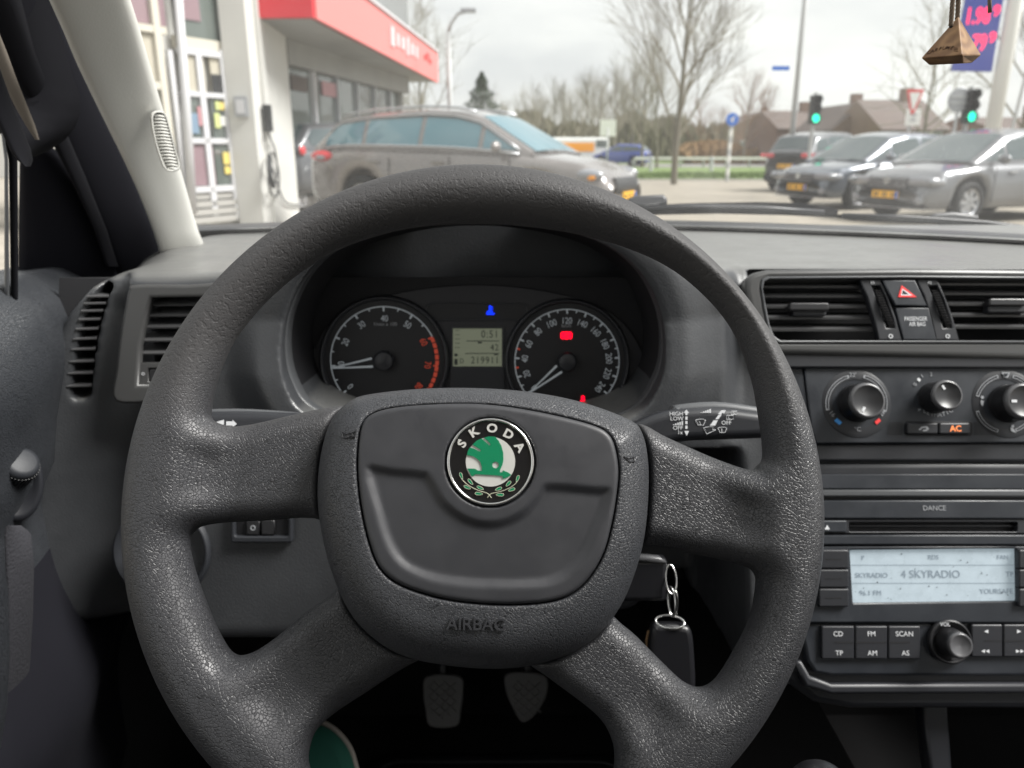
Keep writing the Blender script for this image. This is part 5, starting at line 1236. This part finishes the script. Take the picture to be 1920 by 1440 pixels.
def put(t, u, v, head):                               # front or rear point stands over pixel (u, v) on the ground
    p = G(u, v); t.location = (p.x, p.y, 0); t.rotation_euler = (0, 0, math.radians(head))
t, hw, side = car('sedan_car', 'silver grey sedan with a yellow plate, nearest of the row on the right', 'car', GP, 4.53, 1.79,
    [(-2.26, .85), (-2.1, .98), (-1.5, 1.0), (0, .95), (.9, .93), (1.3, .92), (1.9, .82), (2.15, .70), (2.26, .50)], [(-1.75, .99), (-.95, 1.38), (-.3, 1.47), (.1, 1.46), (.5, 1.38), (1.35, .93)], P3_, (1.36, -1.28), .33, (-1.55, -1.0, -.28, .60, 1.2))
front_set(t, hw, 4.53, .66, .62); nplate(t, 4.53, True, .44)
h1 = 203; p = W(1660, 385, 13.3); t.location = (p.x + 2.05 * .92 + .1, p.y + 2.05 * .39 - .1, 0); t.rotation_euler = (0, 0, math.radians(h1))
t, hw, side = car('hatchback_car', 'dark silver hatchback with a yellow plate, middle car of the row on the right', 'car', GP, 4.28, 1.79,
    [(-2.14, .85), (-2.0, .98), (-1.4, 1.0), (0, .95), (.85, .93), (1.2, .91), (1.8, .80), (2.05, .68), (2.14, .50)], [(-1.98, .99), (-1.55, 1.36), (-.6, 1.47), (.0, 1.47), (.45, 1.38), (1.25, .92)], P2_, (1.32, -1.30), .32, (-1.75, -1.2, -.30, .55, 1.1))
front_set(t, hw, 4.28, .64, .60); nplate(t, 4.28, True, .42)
p = W(1500, 365, 16.2); t.location = (p.x + 2.0 * .92 + .05, p.y + 2.0 * .39, 0); t.rotation_euler = (0, 0, math.radians(203))
t, hw, side = car('suv_car', 'dark grey suv seen from behind with red tail lights, farthest of the row', 'car', GP, 4.35, 1.81,
    [(-2.17, .88), (-2.1, 1.02), (-1.5, 1.08), (0, 1.05), (.9, 1.0), (1.3, .98), (2.0, .85), (2.17, .6)], [(-2.10, 1.05), (-1.75, 1.50), (-1.0, 1.60), (0, 1.60), (.4, 1.50), (1.3, 1.0)], P4_, (1.38, -1.38), .36, (-1.9, -1.3, -.3, .55, 1.1))
for sgn in (1, -1):
    surf_patch(t, hw, 4.35, False, .42 * sgn, .92 * sgn, .93, 1.04, 'tail_light', 'taillight', .01)
    MB().ball((-2.0, .84 * sgn, .98), .18, 8, (.9, .34, .35)).build('tail_light', 'taillight', t, True)
surf_patch(t, hw, 4.35, False, -.7, .7, .28, .50, 'rear_bumper', 'cable'); nplate(t, 4.35, False, .70)
surf_patch(t, hw, 4.35, False, -.42, .42, .96, 1.01, 'light_bar', 'cable', .012)
p = W(1465, 345, 22.5); t.location = (p.x + 1.95 * .77 + .2, p.y + 1.95 * .64, 0); t.rotation_euler = (0, 0, math.radians(40))
# far vehicles
t, hw, side = car('blue_car', 'small blue car driving past the grass verge', 'car', None, 4.0, 1.7, [(-2, .85), (-1.8, .95), (.9, .92), (1.8, .75), (2, .5)], [(-1.85, .95), (-1.4, 1.38), (.1, 1.44), (1.2, .92)], mat('blue car paint', (.03, .06, .30), .3, coat=1), (1.2, -1.2), .3, (-1.6, -.3, .5, 1.0))
p = W(1166, 292, 55); t.location = (p.x, p.y, .05); t.rotation_euler = (0, 0, math.radians(150))
vn = thing('delivery_van', (0, 0, 0), 'white van with an orange patch on its side beyond the estate car', 'van')
MB().box((0, 0, 1.15), (4.2, 1.9, 1.5)).box((2.3, 0, .80), (.9, 1.85, .8)).build('body', mat('white van paint', (.75, .76, .74), .3, coat=1), vn)
bm_ = vn.children[0].modifiers.new('b', 'BEVEL'); bm_.width = .14; bm_.segments = 3
MB().box((-.3, -.97, 1.25), (2.6, .03, .60)).build('side_patch', 'van_orange', vn); MB().box((1.55, -.97, 1.5), (.8, .03, .45)).build('side_window', 'shop_glass', vn)
for x in (1.5, -1.4): MB().lathe([(.33, .0), (.33, .2), (0, .2)], 20, Matrix.Translation((x, -.80, .33)) @ Matrix.Rotation(math.pi / 2, 4, 'X')).build('wheel', 'rubber', vn)
p = W(1082, 300, 58); vn.location = (p.x, p.y, .05); vn.rotation_euler = (0, 0, math.radians(8))
# ---------------- showroom building on the left
bd = thing('showroom_building', (-4.2, 10, .18), 'white car showroom with a red canopy fascia, its side coloured as sunlit, and glass front', 'building')
def bx(name, c, d, m, rot=0.0, parent=bd):
    return MB().box(c, d, Matrix.Rotation(rot, 3, 'Z')).build(name, m, parent)
# white corner column and the wall with the cable
cA = G(449, 414, .18); cB = G(495, 414, .18)
bx('column', ((cA.x + cB.x) / 2, cA.y + .3, 3.2), (cB.x - cA.x, .6, 6.4), 'white_wall')
wA, wB = cB + Vector((-.02, .35, 0)), W(552, 396, 13.4); wB = Vector((wB.x, wB.y, 0)); wm_ = (wA + wB) / 2
bx('side_wall', (wm_.x, wm_.y, 3.2), ((wB - wA).xy.length, .16, 6.4), 'white_wall', math.atan2(wB.y - wA.y, wB.x - wA.x))
bx('rear_wall', (-12, 28, 1.6), (14, .3, 2.8), 'white_wall')
# canopy: red all round; the sunlit wash on its long side is in the colour
C0, C1 = W(590, 35, 11.6), W(820, 155, 22.3); C0 = Vector((C0.x, C0.y, 0)); C1 = Vector((C1.x, C1.y, 0)); cy_d = (C1 - C0).normalized(); cx_d = Vector((cy_d.y, -cy_d.x, 0)); cl_ = (C1 - C0).length; ca = math.atan2(cy_d.y, cy_d.x) - math.pi / 2
def cbx(name, lx, ly, z, d, m): c = C0 + cx_d * lx + cy_d * ly; return bx(name, (c.x, c.y, z), d, m, ca)
cbx('canopy_soffit', -1.6, cl_ / 2, 2.93, (3.1, cl_ - .2, .10), 'grey_wall')
cbx('canopy_core', -1.6, cl_ / 2, 3.28, (3.0, cl_ - .3, .6), 'grey_wall')
cbx('fascia_front', -1.6, -.02, 3.26, (3.2, .10, .76), 'red_sign')
cbx('fascia_side', -.03, cl_ / 2 + .04, 3.26, (.10, cl_, .76), 'sunlit_sign')
cbx('fascia_trim', -.02, cl_ / 2, 3.66, (.16, cl_, .05), 'white_frame')
cbx('upper_storey', -1.5, cl_ * .36, 4.1, (2.6, cl_ * .70, .95), 'upper')
for k in range(26): cbx('upper_rib', -.16, .3 + cl_ * .70 / 26 * k, 4.1, (.06, .05, .90), 'pole')
cbx('roof_edge', -1.5, cl_ * .36, 4.60, (2.8, cl_ * .71, .07), 'steel')
for k in range(6): cbx('fascia_lettering', .03, cl_ * .46 + .52 * k, 3.28, (.04, .30 - .05 * (k % 2), .36 if k in (0, 3) else .24), 'white_frame')
for k, (ly, z) in enumerate(((cl_ * .82, 3.30), (cl_ * .85, 3.38), (cl_ * .88, 3.28))): cbx('fascia_emblem', .03, ly, z, (.05, .30, .08), 'sign_red')
# glass front under the canopy
g0, g1 = W(532, 180, 13.8), W(752, 180, 20.8); g0 = Vector((g0.x, g0.y, 0)); g1 = Vector((g1.x, g1.y, 0)); gd = (g1 - g0).normalized(); gl_ = (g1 - g0).length; ga = math.atan2(gd.y, gd.x); gn_ = Vector((gd.y, -gd.x, 0))
def gbx(name, a, z, la, th, hz_, m, off=0): c = g0 + gd * a + gn_ * off; return bx(name, (c.x, c.y, z), (la, th, hz_), m, ga)
for k in range(6):
    w_ = gl_ / 6; gbx('window_pane', w_ * (k + .5), 1.42, w_ - .10, .03, 2.15, 'shop_glass'); gbx('window_post', w_ * k + .04, 1.42, .09, .12, 2.3, 'white_frame' if k < 2 else 'steel', .02)
gbx('window_head', gl_ / 2, 2.70, gl_ + .2, .30, .40, 'grey_wall', .04); gbx('window_sill', gl_ / 2, .26, gl_, .16, .16, 'white_frame', .03)
for k, (a, mm) in enumerate(((.6, 'roof_tile'), (2.0, 'poster_pink'))): gbx('window_banner', a, 2.25, .7, .02, .25, mm, .04)
c = W(741, 170, 20.6); bx('canopy_post', (c.x, c.y, 1.5), (.35, .3, 2.8), 'grey_wall')
# angled facade with doors at the far left
A2, B2 = Vector((-6.0, 7.2, 0)), Vector((cA.x, cA.y + .15, 0)); fd = (B2 - A2).normalized(); fa = math.atan2(fd.y, fd.x); fl = (B2 - A2).length
FW = Plane(Vector((A2.x, A2.y, CZ)), Vector((fd.y, -fd.x, 0)), fd)
def fbox(name, u0, v0, u1, v1, th, off, m, parent=bd):
    (a0, b0), (a1, b1) = FW.loc(u0, (v0 + v1) / 2, off), FW.loc(u1, (v0 + v1) / 2, off); um = (u0 + u1) / 2
    z0, z1 = FW.hit(um, v1, off).z, FW.hit(um, v0, off).z; c = FW.o + FW.x * ((a0 + a1) / 2) + FW.n * (off - th / 2)
    return MB().box((c.x, c.y, (z0 + z1) / 2), (abs(a1 - a0), th, z1 - z0), Matrix.Rotation(fa, 3, 'Z')).build(name, m, parent)
fbox('facade_wall', 150, -200, 430, 470, .2, -.06, 'white_wall')
for y0, y1, mm in ((-120, 42, 'maroon'), (60, 150, 'blind'), (166, 252, 'shop_glass'), (268, 420, 'blind')): fbox('garage_pane', 225, y0, 302, y1, .03, .0, mm)
for v in (51, 158, 260): fbox('garage_bar', 225, v - 7, 312, v + 7, .08, .05, 'cream')
fbox('garage_jamb', 300, -150, 312, 430, .08, .06, 'cream')
MB().tube([FW.hit(322, -160, .12), FW.hit(348, 180, .12), FW.hit(362, 400, .12)], .055, 10).build('drain_pipe', 'white_frame', bd, True)
fbox('upper_window', 328, -60, 408, 72, .04, .0, 'shop_glass'); fbox('maroon_sign', 330, -40, 372, 36, .03, .02, 'maroon')
fbox('lintel', 328, 72, 418, 96, .06, .03, 'cream')
for x0, y0, x1, y1, mm in ((340, 104, 384, 172, 'blind'), (350, 182, 392, 258, 'shop_glass'), (358, 270, 402, 348, 'maroon'), (396, 106, 424, 180, 'blind'), (398, 186, 432, 260, 'shop_glass'), (404, 270, 436, 350, 'shop_glass')): fbox('door_pane', x0, y0, x1, y1, .03, .02, mm)
for x0, y0, x1, y1 in ((334, 96, 342, 410), (384, 96, 394, 410), (334, 94, 420, 104), (340, 173, 430, 182), (350, 259, 436, 269), (356, 349, 438, 360), (428, 96, 436, 410)): fbox('door_frame_bar', x0, y0, x1, y1, .05, .06, 'white_frame')
for k, (x0, y0, x1, y1, mm) in enumerate(((404, 190, 412, 206, 'lime'), (411, 192, 424, 206, 'yellow'), (403, 212, 413, 240, 'lime'), (414, 218, 426, 236, 'sign_white'), (419, 285, 433, 308, 'yellow'), (422, 312, 433, 326, 'yellow'), (372, 200, 390, 236, 'poster_pink'), (352, 212, 372, 250, 'poster_blue'), (398, 140, 420, 176, 'cable'))):
    fbox('sticker', x0, y0, x1, y1, .01, .045, mm)
for k in range(4): fbox('step_course', 340, 362 + 15 * k, 446, 373 + 15 * k, .06 + .03 * k, .03 + .03 * k, 'kerb')
wx = -3.62; 
mb_ = W(452, 200, cA.y - .04); bx('meter_box', mb_, (.17, .07, .26), 'steel'); bx('meter_box_door', mb_ + Vector((0, -.04, 0)), (.11, .01, .18), 'white_frame')
# charging point and its cable on the wall
cb = thing('charging_cable', W(512, 350, 10.5), 'black charging unit and looped cable hanging on the white wall', 'cable')
cdir = (wB - wA).normalized(); CW = Plane(Vector((wA.x, wA.y, CZ)), Vector((cdir.y, -cdir.x, 0)))
MB().box(CW.hit(502, 222, .10), (.10, .10, .36)).build('charging_unit', 'cable', cb)
cpts = [(503, 240), (508, 262), (515, 280), (520, 320), (512, 352), (503, 330), (502, 300), (510, 286), (518, 300), (524, 335), (520, 366), (508, 362), (503, 340), (506, 310), (516, 330), (530, 372), (548, 384), (575, 382)]
MB().tube([CW.hit(u, v, .12) for u, v in smooth_poly(cpts, 4, False)], .013, 5).build('cable', 'cable', cb, True)
MB().tube([CW.hit(505, 292, .12), CW.hit(507, 330, .16), CW.hit(513, 350, .16)], .035, 6).build('plug', 'cable', cb, True)
# red car tail behind the column
t, hw, side = car('red_lit_hatchback', 'dark hatchback half hidden between the wall and the estate car', 'car', None, 4.1, 1.75, [(-2.05, .86), (-1.9, 1.0), (.9, .95), (1.8, .75), (2.05, .5)], [(-1.95, 1.0), (-1.5, 1.40), (.1, 1.47), (1.2, .95)], P4_, (1.25, -1.25), .31, (-1.7, -.3, .5, 1.0))
MB().ball((-1.93, -.72, .95), .12, 8, (.8, .35, .7)).build('tail_light', 'taillight', t, True)
t.location = (-3.6, 15.8, .18); t.rotation_euler = (0, 0, math.radians(70)); t.name = 'hatchback_car'
# ---------------- trees
def grow(mb, p, d, ln, r, lev, rnd, spread, up, segs, maxlev):
    n = segs if lev < 2 else 3; pts = [p.copy()]; rs = [r]; q = p.copy(); dd = d.copy()
    for k in range(n):
        dd = (dd + Vector((rnd.gauss(0, .10), rnd.gauss(0, .10), rnd.gauss(0, .06) + up * .06))).normalized(); q = q + dd * ln / n; pts.append(q.copy()); rs.append(r * (1 - .55 * (k + 1) / n))
    mb.tube(pts, rs, 5 if lev < 2 else 3, False)
    if lev >= maxlev: return
    nb = {0: 9, 1: 7, 2: 5, 3: 4}.get(lev, 3)
    for k in range(nb):
        f = (.30 + .70 * (k + .5) / nb) if lev else (.28 + .72 * (k + .5) / nb); i = min(int(f * n), n - 1); b = pts[i].lerp(pts[i + 1], f * n - i)
        a = rnd.uniform(0, 6.283) if lev else k * 2.4; o_ = dd.orthogonal().normalized(); o_ = Matrix.Rotation(a, 3, dd) @ o_
        nd = (dd * math.cos(spread) + o_ * math.sin(spread) + Vector((0, 0, up * .25))).normalized()
        grow(mb, b, nd, ln * rnd.uniform(.48, .68) * (1.1 - .35 * f if lev == 0 else 1), max(rs[i] * .52, .006), lev + 1, rnd, spread, up, segs, maxlev)
def tree_meshes(seed, H, r, maxlev, spread=.70, up=.55, mt='twig'):
    rnd = random.Random(seed); tk = MB(); cr = MB(); full = MB()
    tr_pts = [Vector((0, 0, 0))]; d = Vector((0, 0, 1)); 
    for k in range(6): tr_pts.append(tr_pts[-1] + Vector((rnd.gauss(0, .04) * H / 8, rnd.gauss(0, .04) * H / 8, H / 6 * .98)))
    tk.tube(tr_pts, [r * (1 - .12 * k) for k in range(7)], 8)
    for k in range(14):
        f = .22 + .75 * k / 13; i = min(int(f * 6), 5); b = tr_pts[i].lerp(tr_pts[i + 1], f * 6 - i); a = k * 2.4 + rnd.uniform(-.4, .4); sp = spread * (1.15 - .55 * f)
        nd = Vector((math.cos(a) * math.sin(sp), math.sin(a) * math.sin(sp), math.cos(sp)))
        grow(cr, b, nd, H * (.52 - .30 * f) * rnd.uniform(.85, 1.15), r * (.50 - .28 * f), 1, rnd, spread * .8, up, 5, maxlev)
    me1, me2 = mesh('trunk', tk.v, tk.f), mesh('crown', cr.v, cr.f); me1.materials.append(M['bark']); me2.materials.append(M[mt]); return me1, me2
def put_tree(name, meshes, loc, label, group, sc=1.0, rz=0.0, cat='tree', sx=1.0):
    t = thing(name, (0, 0, 0), label, cat, group)
    for nm, me_ in zip(('trunk', 'crown'), meshes): link(nm, me_, None, t)
    t.location = loc; t.rotation_euler = (0, 0, rz); t.scale = (sc * sx, sc * sx, sc); return t
big = tree_meshes(5, 7.2, .13, 4)
p = W(1266, 300, 27.5); put_tree('bare_tree', big, (p.x, p.y, .0), 'tall bare winter tree with a wide spreading crown on the verge', None, .92, .4)
vars_ = [tree_meshes(20 + k, 7.5 + k, .10, 3, .5, .8) for k in range(3)]; red_ = tree_meshes(40, 5.5, .09, 3, .7, .6, 'twig_red')
GT = 'row of bare trees behind the road'
row_ = sorted(((950, 70, .78), (985, 74, .9), (1012, 66, .8), (1040, 72, .95), (1070, 68, .9), (1098, 72, 1.05), (1125, 60, .95), (1150, 66, 1.1), (1180, 55, 1.0), (1205, 52, 1.05), (1232, 50, .95), (790, 70, .8), (760, 64, .8), (1000, 90, 1.0), (1055, 95, 1.05), (1110, 90, 1.1), (1165, 88, 1.1), (925, 84, .9)))
ordn = 'leftmost,second,third,fourth,fifth,sixth,seventh,eighth,ninth,tenth,eleventh,twelfth,thirteenth,fourteenth,fifteenth,sixteenth,seventeenth,rightmost'.split(',')
for k, (u, Y, sc) in enumerate(row_):
    p = W(u, 300, Y); put_tree('bare_tree', vars_[k % 3], (p.x, p.y, .05), ordn[k] + (' from the left' if 0 < k < 17 else '') + ' of the slim bare trees in the row behind the road', GT, sc * .68, k * 1.3, sx=1.5)
for u, Y, sc, lb in ((1395, 60, 1.0, 'reddish bare tree before the brick house'), (1425, 66, .9, 'smaller reddish tree right of the first one by the house'), (1310, 70, .8, 'low reddish tree left of the brick house'), (1345, 76, .75, 'reddish tree beside the blue round sign')):
    p = W(u, 300, Y); put_tree('red_tree', red_, (p.x, p.y, .05), lb, None, sc, u)
p = W(1722, 300, 40); put_tree('wide_tree', tree_meshes(60, 6.6, .10, 3, .9, .2), (p.x + .2, p.y, 0), 'bare grey tree rising behind the brown roofs', None, 1.0, 1)
p = W(1905, 300, 30); put_tree('wide_tree', tree_meshes(61, 8.6, .10, 3, .7, .3), (p.x, p.y, 0), 'bare tree at the right edge behind the price board', None, 1.0, 2)
p = W(1330, 300, 20)
# a branch of the tree above the canopy
p = W(790, 60, 24); put_tree('roadside_tree', tree_meshes(62, 5.0, .06, 3, .7, .3), (p.x - 1.0, p.y + 8, 0), 'thin bare tree rising behind the end of the canopy fascia', None, 1.12, 2)
ct = thing('conifer_tree', (0, 0, 0), 'dark green conifer standing left of the bare trees', 'tree')
MB().tube([(0, 0, 0), (0, 0, 6.6)], [.14, .03], 6).build('trunk', 'bark', ct)
fo = MB(); rn = random.Random(9)
for k in range(5200):
    z = rn.uniform(.6, 7.0); rr = (7.1 - z) * .42 * (rn.random() ** .4) * (1 + .25 * math.sin(z * 7 + rn.random())); a = rn.uniform(0, 6.283); c = Vector((rr * math.cos(a), rr * math.sin(a), z)); s_ = rn.uniform(.08, .2)
    v1 = Vector((rn.gauss(0, 1), rn.gauss(0, 1), rn.gauss(0, .5))).normalized() * s_; v2 = Vector((rn.gauss(0, 1), rn.gauss(0, 1), rn.gauss(0, 1))).normalized() * s_ * .5
    fo.add([c - v1, c + v2, c + v1], [(0, 1, 2)])
fo.build('crown', 'needles', ct); p = W(905, 300, 52); ct.location = (p.x, p.y, .05); ct.scale = (1, 1, .82)
def thicket(name, label, x0, x1, y0, y1, H, n, m, seed):
    rn = random.Random(seed); mb = MB()
    for k in range(n):
        x, y = rn.uniform(x0, x1), rn.uniform(y0, y1); hh = H * rn.uniform(.5, 1) * (.8 + .25 * math.sin(x * .9) * math.sin(x * .37 + 1)); w = rn.uniform(.02, .05)
        dx, dy = rn.gauss(0, .25), rn.gauss(0, .2)
        mb.add([(x - w, y, 0), (x + w, y, 0), (x + dx, y + dy, hh), (x + dx * 1.6 + rn.gauss(0, .2), y, hh * .8)], [(0, 1, 2), (1, 2, 3)])
    o_ = mb.build(name, m); o_['kind'] = 'stuff'; o_['label'] = label
p0, p1 = W(900, 300, 80), W(1500, 300, 66)
thicket('hedge_thicket', 'brown green thicket behind the road under the bare trees', W(700, 300, 84).x, W(1340, 300, 84).x, 78, 90, 5.2, 9000, 'twig', 1)
thicket('reed_bed', 'dry orange reeds beyond the road', W(1290, 300, 66).x, W(1480, 300, 66).x, 63.5, 68, 2.1, 5000, 'reed', 2)
thicket('undergrowth', 'reddish brush far behind the reeds', W(1250, 300, 100).x, W(1700, 300, 100).x, 96, 106, 4.2, 6000, 'twig_red', 3)
# ---------------- houses
def house(name, label, u0, u1, vt, Y, dep, wall_h, m_roof='roof_tile', gable=False, rz=0.0, mirror=False):
    a, b = W(u0, 300, Y), W(u1, 300, Y); cx, w = (a.x + b.x) / 2, b.x - a.x; H = W((u0 + u1) / 2, vt, Y).z
    t = thing(name, (0, 0, 0), label, 'house'); w2, d2 = w / 2, dep / 2
    MB().box((0, 0, wall_h / 2), (w, dep, wall_h)).build('wall', 'brick', t)
    if gable: # ridge runs away from us
        vs = [(-w2 - .3, -d2, wall_h), (w2 + .3, -d2, wall_h), (0, -d2, H), (-w2 - .3, d2, wall_h), (w2 + .3, d2, wall_h), (0, d2, H)]; fs = [(0, 3, 5, 2), (1, 2, 5, 4)]; gb = [(0, 1, 2), (3, 5, 4)]
    else:
        vs = [(-w2, -d2 - .4, wall_h), (w2, -d2 - .4, wall_h), (-w2, 0, H), (w2, 0, H), (-w2, d2 + .4, wall_h), (w2, d2 + .4, wall_h)]; fs = [(0, 1, 3, 2), (2, 3, 5, 4)]; gb = [(0, 2, 4), (1, 5, 3)]
    part('roof', vs, fs, m_roof, t); part('gable', vs, gb, 'brick', t)
    n = max(2, int(w / 2.6))
    for k in range(n):
        x = -w2 + w * (k + .5) / n
        wd = MB().box((x, -d2 - .03, 1.5), (1.3, .08, 1.2)).build('window', 'white_frame', t); MB().box((x, -d2 - .075, 1.5), (1.1, .02, 1.0)).build('pane', 'shop_glass', wd)
    MB().box((w2 * .5, 0, H + .1), (.6, .6, 1.1)).build('chimney', 'brick', t)
    t.location = (cx, Y + d2, 0); t.rotation_euler = (0, 0, rz); return t
house('brick_house', 'brown roofed house left of the traffic light', 1372, 1470, 210, 88, 8, 3.6, gable=True)
house('brick_house', 'low dark roofed house just left of the green traffic light', 1450, 1560, 203, 60, 8, 2.6)
house('brick_house', 'brown roofed house right of the green traffic light', 1562, 1660, 190, 50, 7, 2.3, gable=True)
house('brick_house', 'big brown roofed house behind the red and white sign', 1640, 1770, 180, 46, 7, 2.2)
house('brick_house', 'low house with a brown roof at the right edge', 1850, 2040, 215, 44, 7, 2.2)
for x in (-.6, .6):
    pass
# guard rail and bollards
rl = thing('guard_rail', W(1300, 300, 51), 'pale guard rail along the far side of the verge', 'guard rail')
p0, p1 = W(1190, 300, 51.2), W(1450, 300, 51.2)
MB().box(((p0.x + p1.x) / 2, 51.2, .60), (p1.x - p0.x, .08, .16)).build('rail', 'sign_white', rl)
for k in range(7): MB().box((p0.x + (p1.x - p0.x) * k / 6, 51.35, .3), (.10, .10, .6)).build('post', 'pole', rl)
for u, lb in ((1220, 'dark bollard on the verge left of the tall bare tree'), (1333, 'dark bollard on the verge right of the tall bare tree')):
    p = G(u, 322); b_ = thing('bollard', (p.x, p.y, 0), lb, 'bollard', 'bollards along the verge'); MB().tube([(p.x, p.y, 0), (p.x, p.y, .72), (p.x, p.y, .78)], [.10, .10, .06], 10).build('post', 'pole', b_); MB().tube([(p.x, p.y, .60), (p.x, p.y, .66)], .105, 10).build('band', 'steel', b_)
# ---------------- posts and signs
def vpole(t, p, H, r, m='pole', top_r=None, name='pole'): return MB().tube([(p.x, p.y, 0), (p.x, p.y, H)], [r, top_r or r], 10).build(name, m, t, True)
p = W(846, 300, 19); sl_ = thing('street_lamp', (p.x, p.y, 0), 'grey street lamp with a curved arm above the estate car', 'street lamp'); tp = W(844, 60, 19)
vpole(sl_, p, tp.z, .07, 'pole', .045); e_ = W(858, 26, 19); e2 = W(878, 20, 19)
MB().tube([Vector((p.x, p.y, tp.z)), W(846, 44, 19), e_, e2], .035, 8).build('arm', 'pole', sl_, True); MB().box(e2, (.34, .16, .08)).build('lamp_head', 'steel', sl_)
p = W(1482, 280, 24); lp_ = thing('lamp_post', (p.x, p.y, 0), 'tall grey lamp post with a small blue street name plate', 'lamp post'); vpole(lp_, p, 7.5, .085, 'pole', .07)
q = W(1464, 128, 24); MB().box(q, (.50, .03, .12)).build('name_plate', 'blue_sign', lp_)
def light(u, v, Y, label):
    c = W(u, v, Y); t = thing('traffic_light', (c.x, c.y, 0), label, 'traffic light', 'green traffic lights')
    p_ = Vector((c.x + .02, c.y + .12, 0)); MB().tube([p_, p_ + Vector((0, 0, c.z + .6))], .05, 8).build('pole', 'pole', t)
    MB().box((c.x, c.y + .04, c.z + .20), (.24, .16, .66)).build('housing', 'cable', t);
    R = Matrix.Translation((c.x, c.y - .06, c.z)) @ Matrix.Rotation(math.pi / 2, 4, 'X')
    MB().lathe([(0, .02), (.085, .015), (.10, 0)], 20, R).build('green_lamp', 'green_lamp', t)
    for k in (1, 2): MB().lathe([(0, .02), (.09, .0)], 20, Matrix.Translation((0, 0,   .22 * k)) @ R).build('unlit_lamp', 'seal', t)
    for k in range(3): MB().lathe([(.105, 0), (.105, .10)], 16, Matrix.Translation((0, 0,   .22 * k)) @ R).build('visor', 'cable', t)
light(1527, 222, 20, 'green traffic light over the dark suv'); light(1817, 219, 17, 'green traffic light beside the round grey sign back at right')
p = W(1372, 224, 30); bs = thing('blue_sign_post', (p.x, p.y, 0), 'round blue sign on a black and white striped post', 'road sign')
for k in range(9): MB().tube([(p.x, p.y, .2 * k * 1.15), (p.x, p.y, .2 * (k + 1) * 1.15)], .07, 8).build('stripe_band', 'sign_white' if k % 2 else 'pole', bs)
MB().lathe([(0, .0), (.23, 0), (.23, -.02)], 24, Matrix.Translation((p.x, p.y - .09, p.z)) @ Matrix.Rotation(math.pi / 2, 4, 'X')).build('sign_face', 'blue_sign', bs)
MB().add([(p.x - .10, p.y - .10, p.z + .04), (p.x + .02, p.y - .10, p.z - .12), (p.x + .06, p.y - .10, p.z - .02)], [(0, 1, 2)]).box((p.x + .02, p.y - .10, p.z + .03), (.05, .01, .20), Matrix.Rotation(.7, 3, 'Y')).build('arrow', 'sign_white', bs)
p = W(1713, 190, 19); ys = thing('yield_sign', (p.x, p.y, 0), 'narrow red and white triangular sign over a small white plate', 'road sign')
vpole(ys, Vector((p.x, p.y + .05, 0)), p.z + .2, .035)
tri_ = lambda s_, y, o_: [(p.x - .20 * s_, y, p.z + .26 * s_ + o_), (p.x + .20 * s_, y, p.z + .26 * s_ + o_), (p.x + .03 * s_, y, p.z - .30 * s_ + o_), (p.x - .03 * s_, y, p.z - .30 * s_ + o_)]
MB().add(tri_(1, p.y - .02, 0) + tri_(1, p.y, 0), [(0, 1, 2, 3), (7, 6, 5, 4), (0, 4, 5, 1), (1, 5, 6, 2), (2, 6, 7, 3), (3, 7, 4, 0)]).build('sign_face', 'sign_red', ys)
MB().add(tri_(.66, p.y - .026, .02), [(0, 1, 2, 3)]).build('sign_centre', 'sign_white', ys)
q = W(1712, 220, 19); MB().box(q, (.34, .03, .36)).build('lower_plate', 'sign_white', ys)
for dx, dz, a, b in ((0, .06, .2, .02), (0, -.06, .2, .02), (.0, 0, .02, .2)): MB().box(q + Vector((dx, -.02, dz)), (a, .006, b)).build('plate_marking', 'steel', ys)
p = W(1799, 187, 17); rd_ = thing('round_sign', (p.x, p.y, 0), 'grey back of a round road sign left of the white board post', 'road sign'); vpole(rd_, Vector((p.x + .02, p.y + .05, 0)), p.z + .2, .03)
MB().lathe([(0, .01), (.235, .01), (.245, 0), (.235, -.01), (0, -.01)], 32, Matrix.Translation(p) @ Matrix.Rotation(math.pi / 2, 4, 'X')).build('sign_back', 'steel', rd_); MB().box(p + Vector((0, -.02, .06)), (.40, .02, .03)).box(p + Vector((0, -.02, -.06)), (.40, .02, .03)).build('clamp', 'pole', rd_)
p = W(1140, 240, 46); ws_ = thing('board_sign', (p.x, p.y, 0), 'small pale board on posts beyond the blue car', 'sign'); MB().box(p, (.9, .05, .9)).build('board', 'sign_white', ws_); vpole(ws_, p, p.z, .05)
# fuel price board
PB = Plane(W(1838, 60, 19.0), Vector((-.35, -1, 0)))
pb = thing('price_board', (PB.o.x, PB.o.y, 0), 'blue fuel price board with glowing red digits on a white post', 'price board')
bo = [PB.loc(*q) for q in ((1895, -420), (1950, -420), (1860, 134), (1784, 132))]
link('board', curve_mesh('board', [bo], .20, .01), 'totem_blue', pb, PB.mat(-.10))
MB().tube([Vector((PB.hit(1858, 250).x, PB.hit(1858, 250).y, 0)), Vector((PB.hit(1858, 250).x + .10, PB.hit(1858, 250).y + .05, 8.5))], .17, 12).build('post', 'sign_white', pb, True)
for s_, u, v, hp_ in (('1.98', 1833, 31, 31), ('1.79', 1826, 82, 31)): text('price_digits', s_, PB, u, v, .01, hp_, 'led', pb, 0, bold=.025, sx=.62)
for u, v in ((1869, 21), (1861, 71)): text('price_digits', '9', PB, u, v, .01, 20, 'led', pb, 0, bold=.04, sx=.9)
p = W(1890, 240, 26); lt = thing('thin_pole', (p.x, p.y, 0), 'thin leaning grey pole at the far right edge', 'pole'); MB().tube([(p.x, p.y, 0), (p.x + .55, p.y, 7)], .05, 8).build('pole', 'pole', lt)
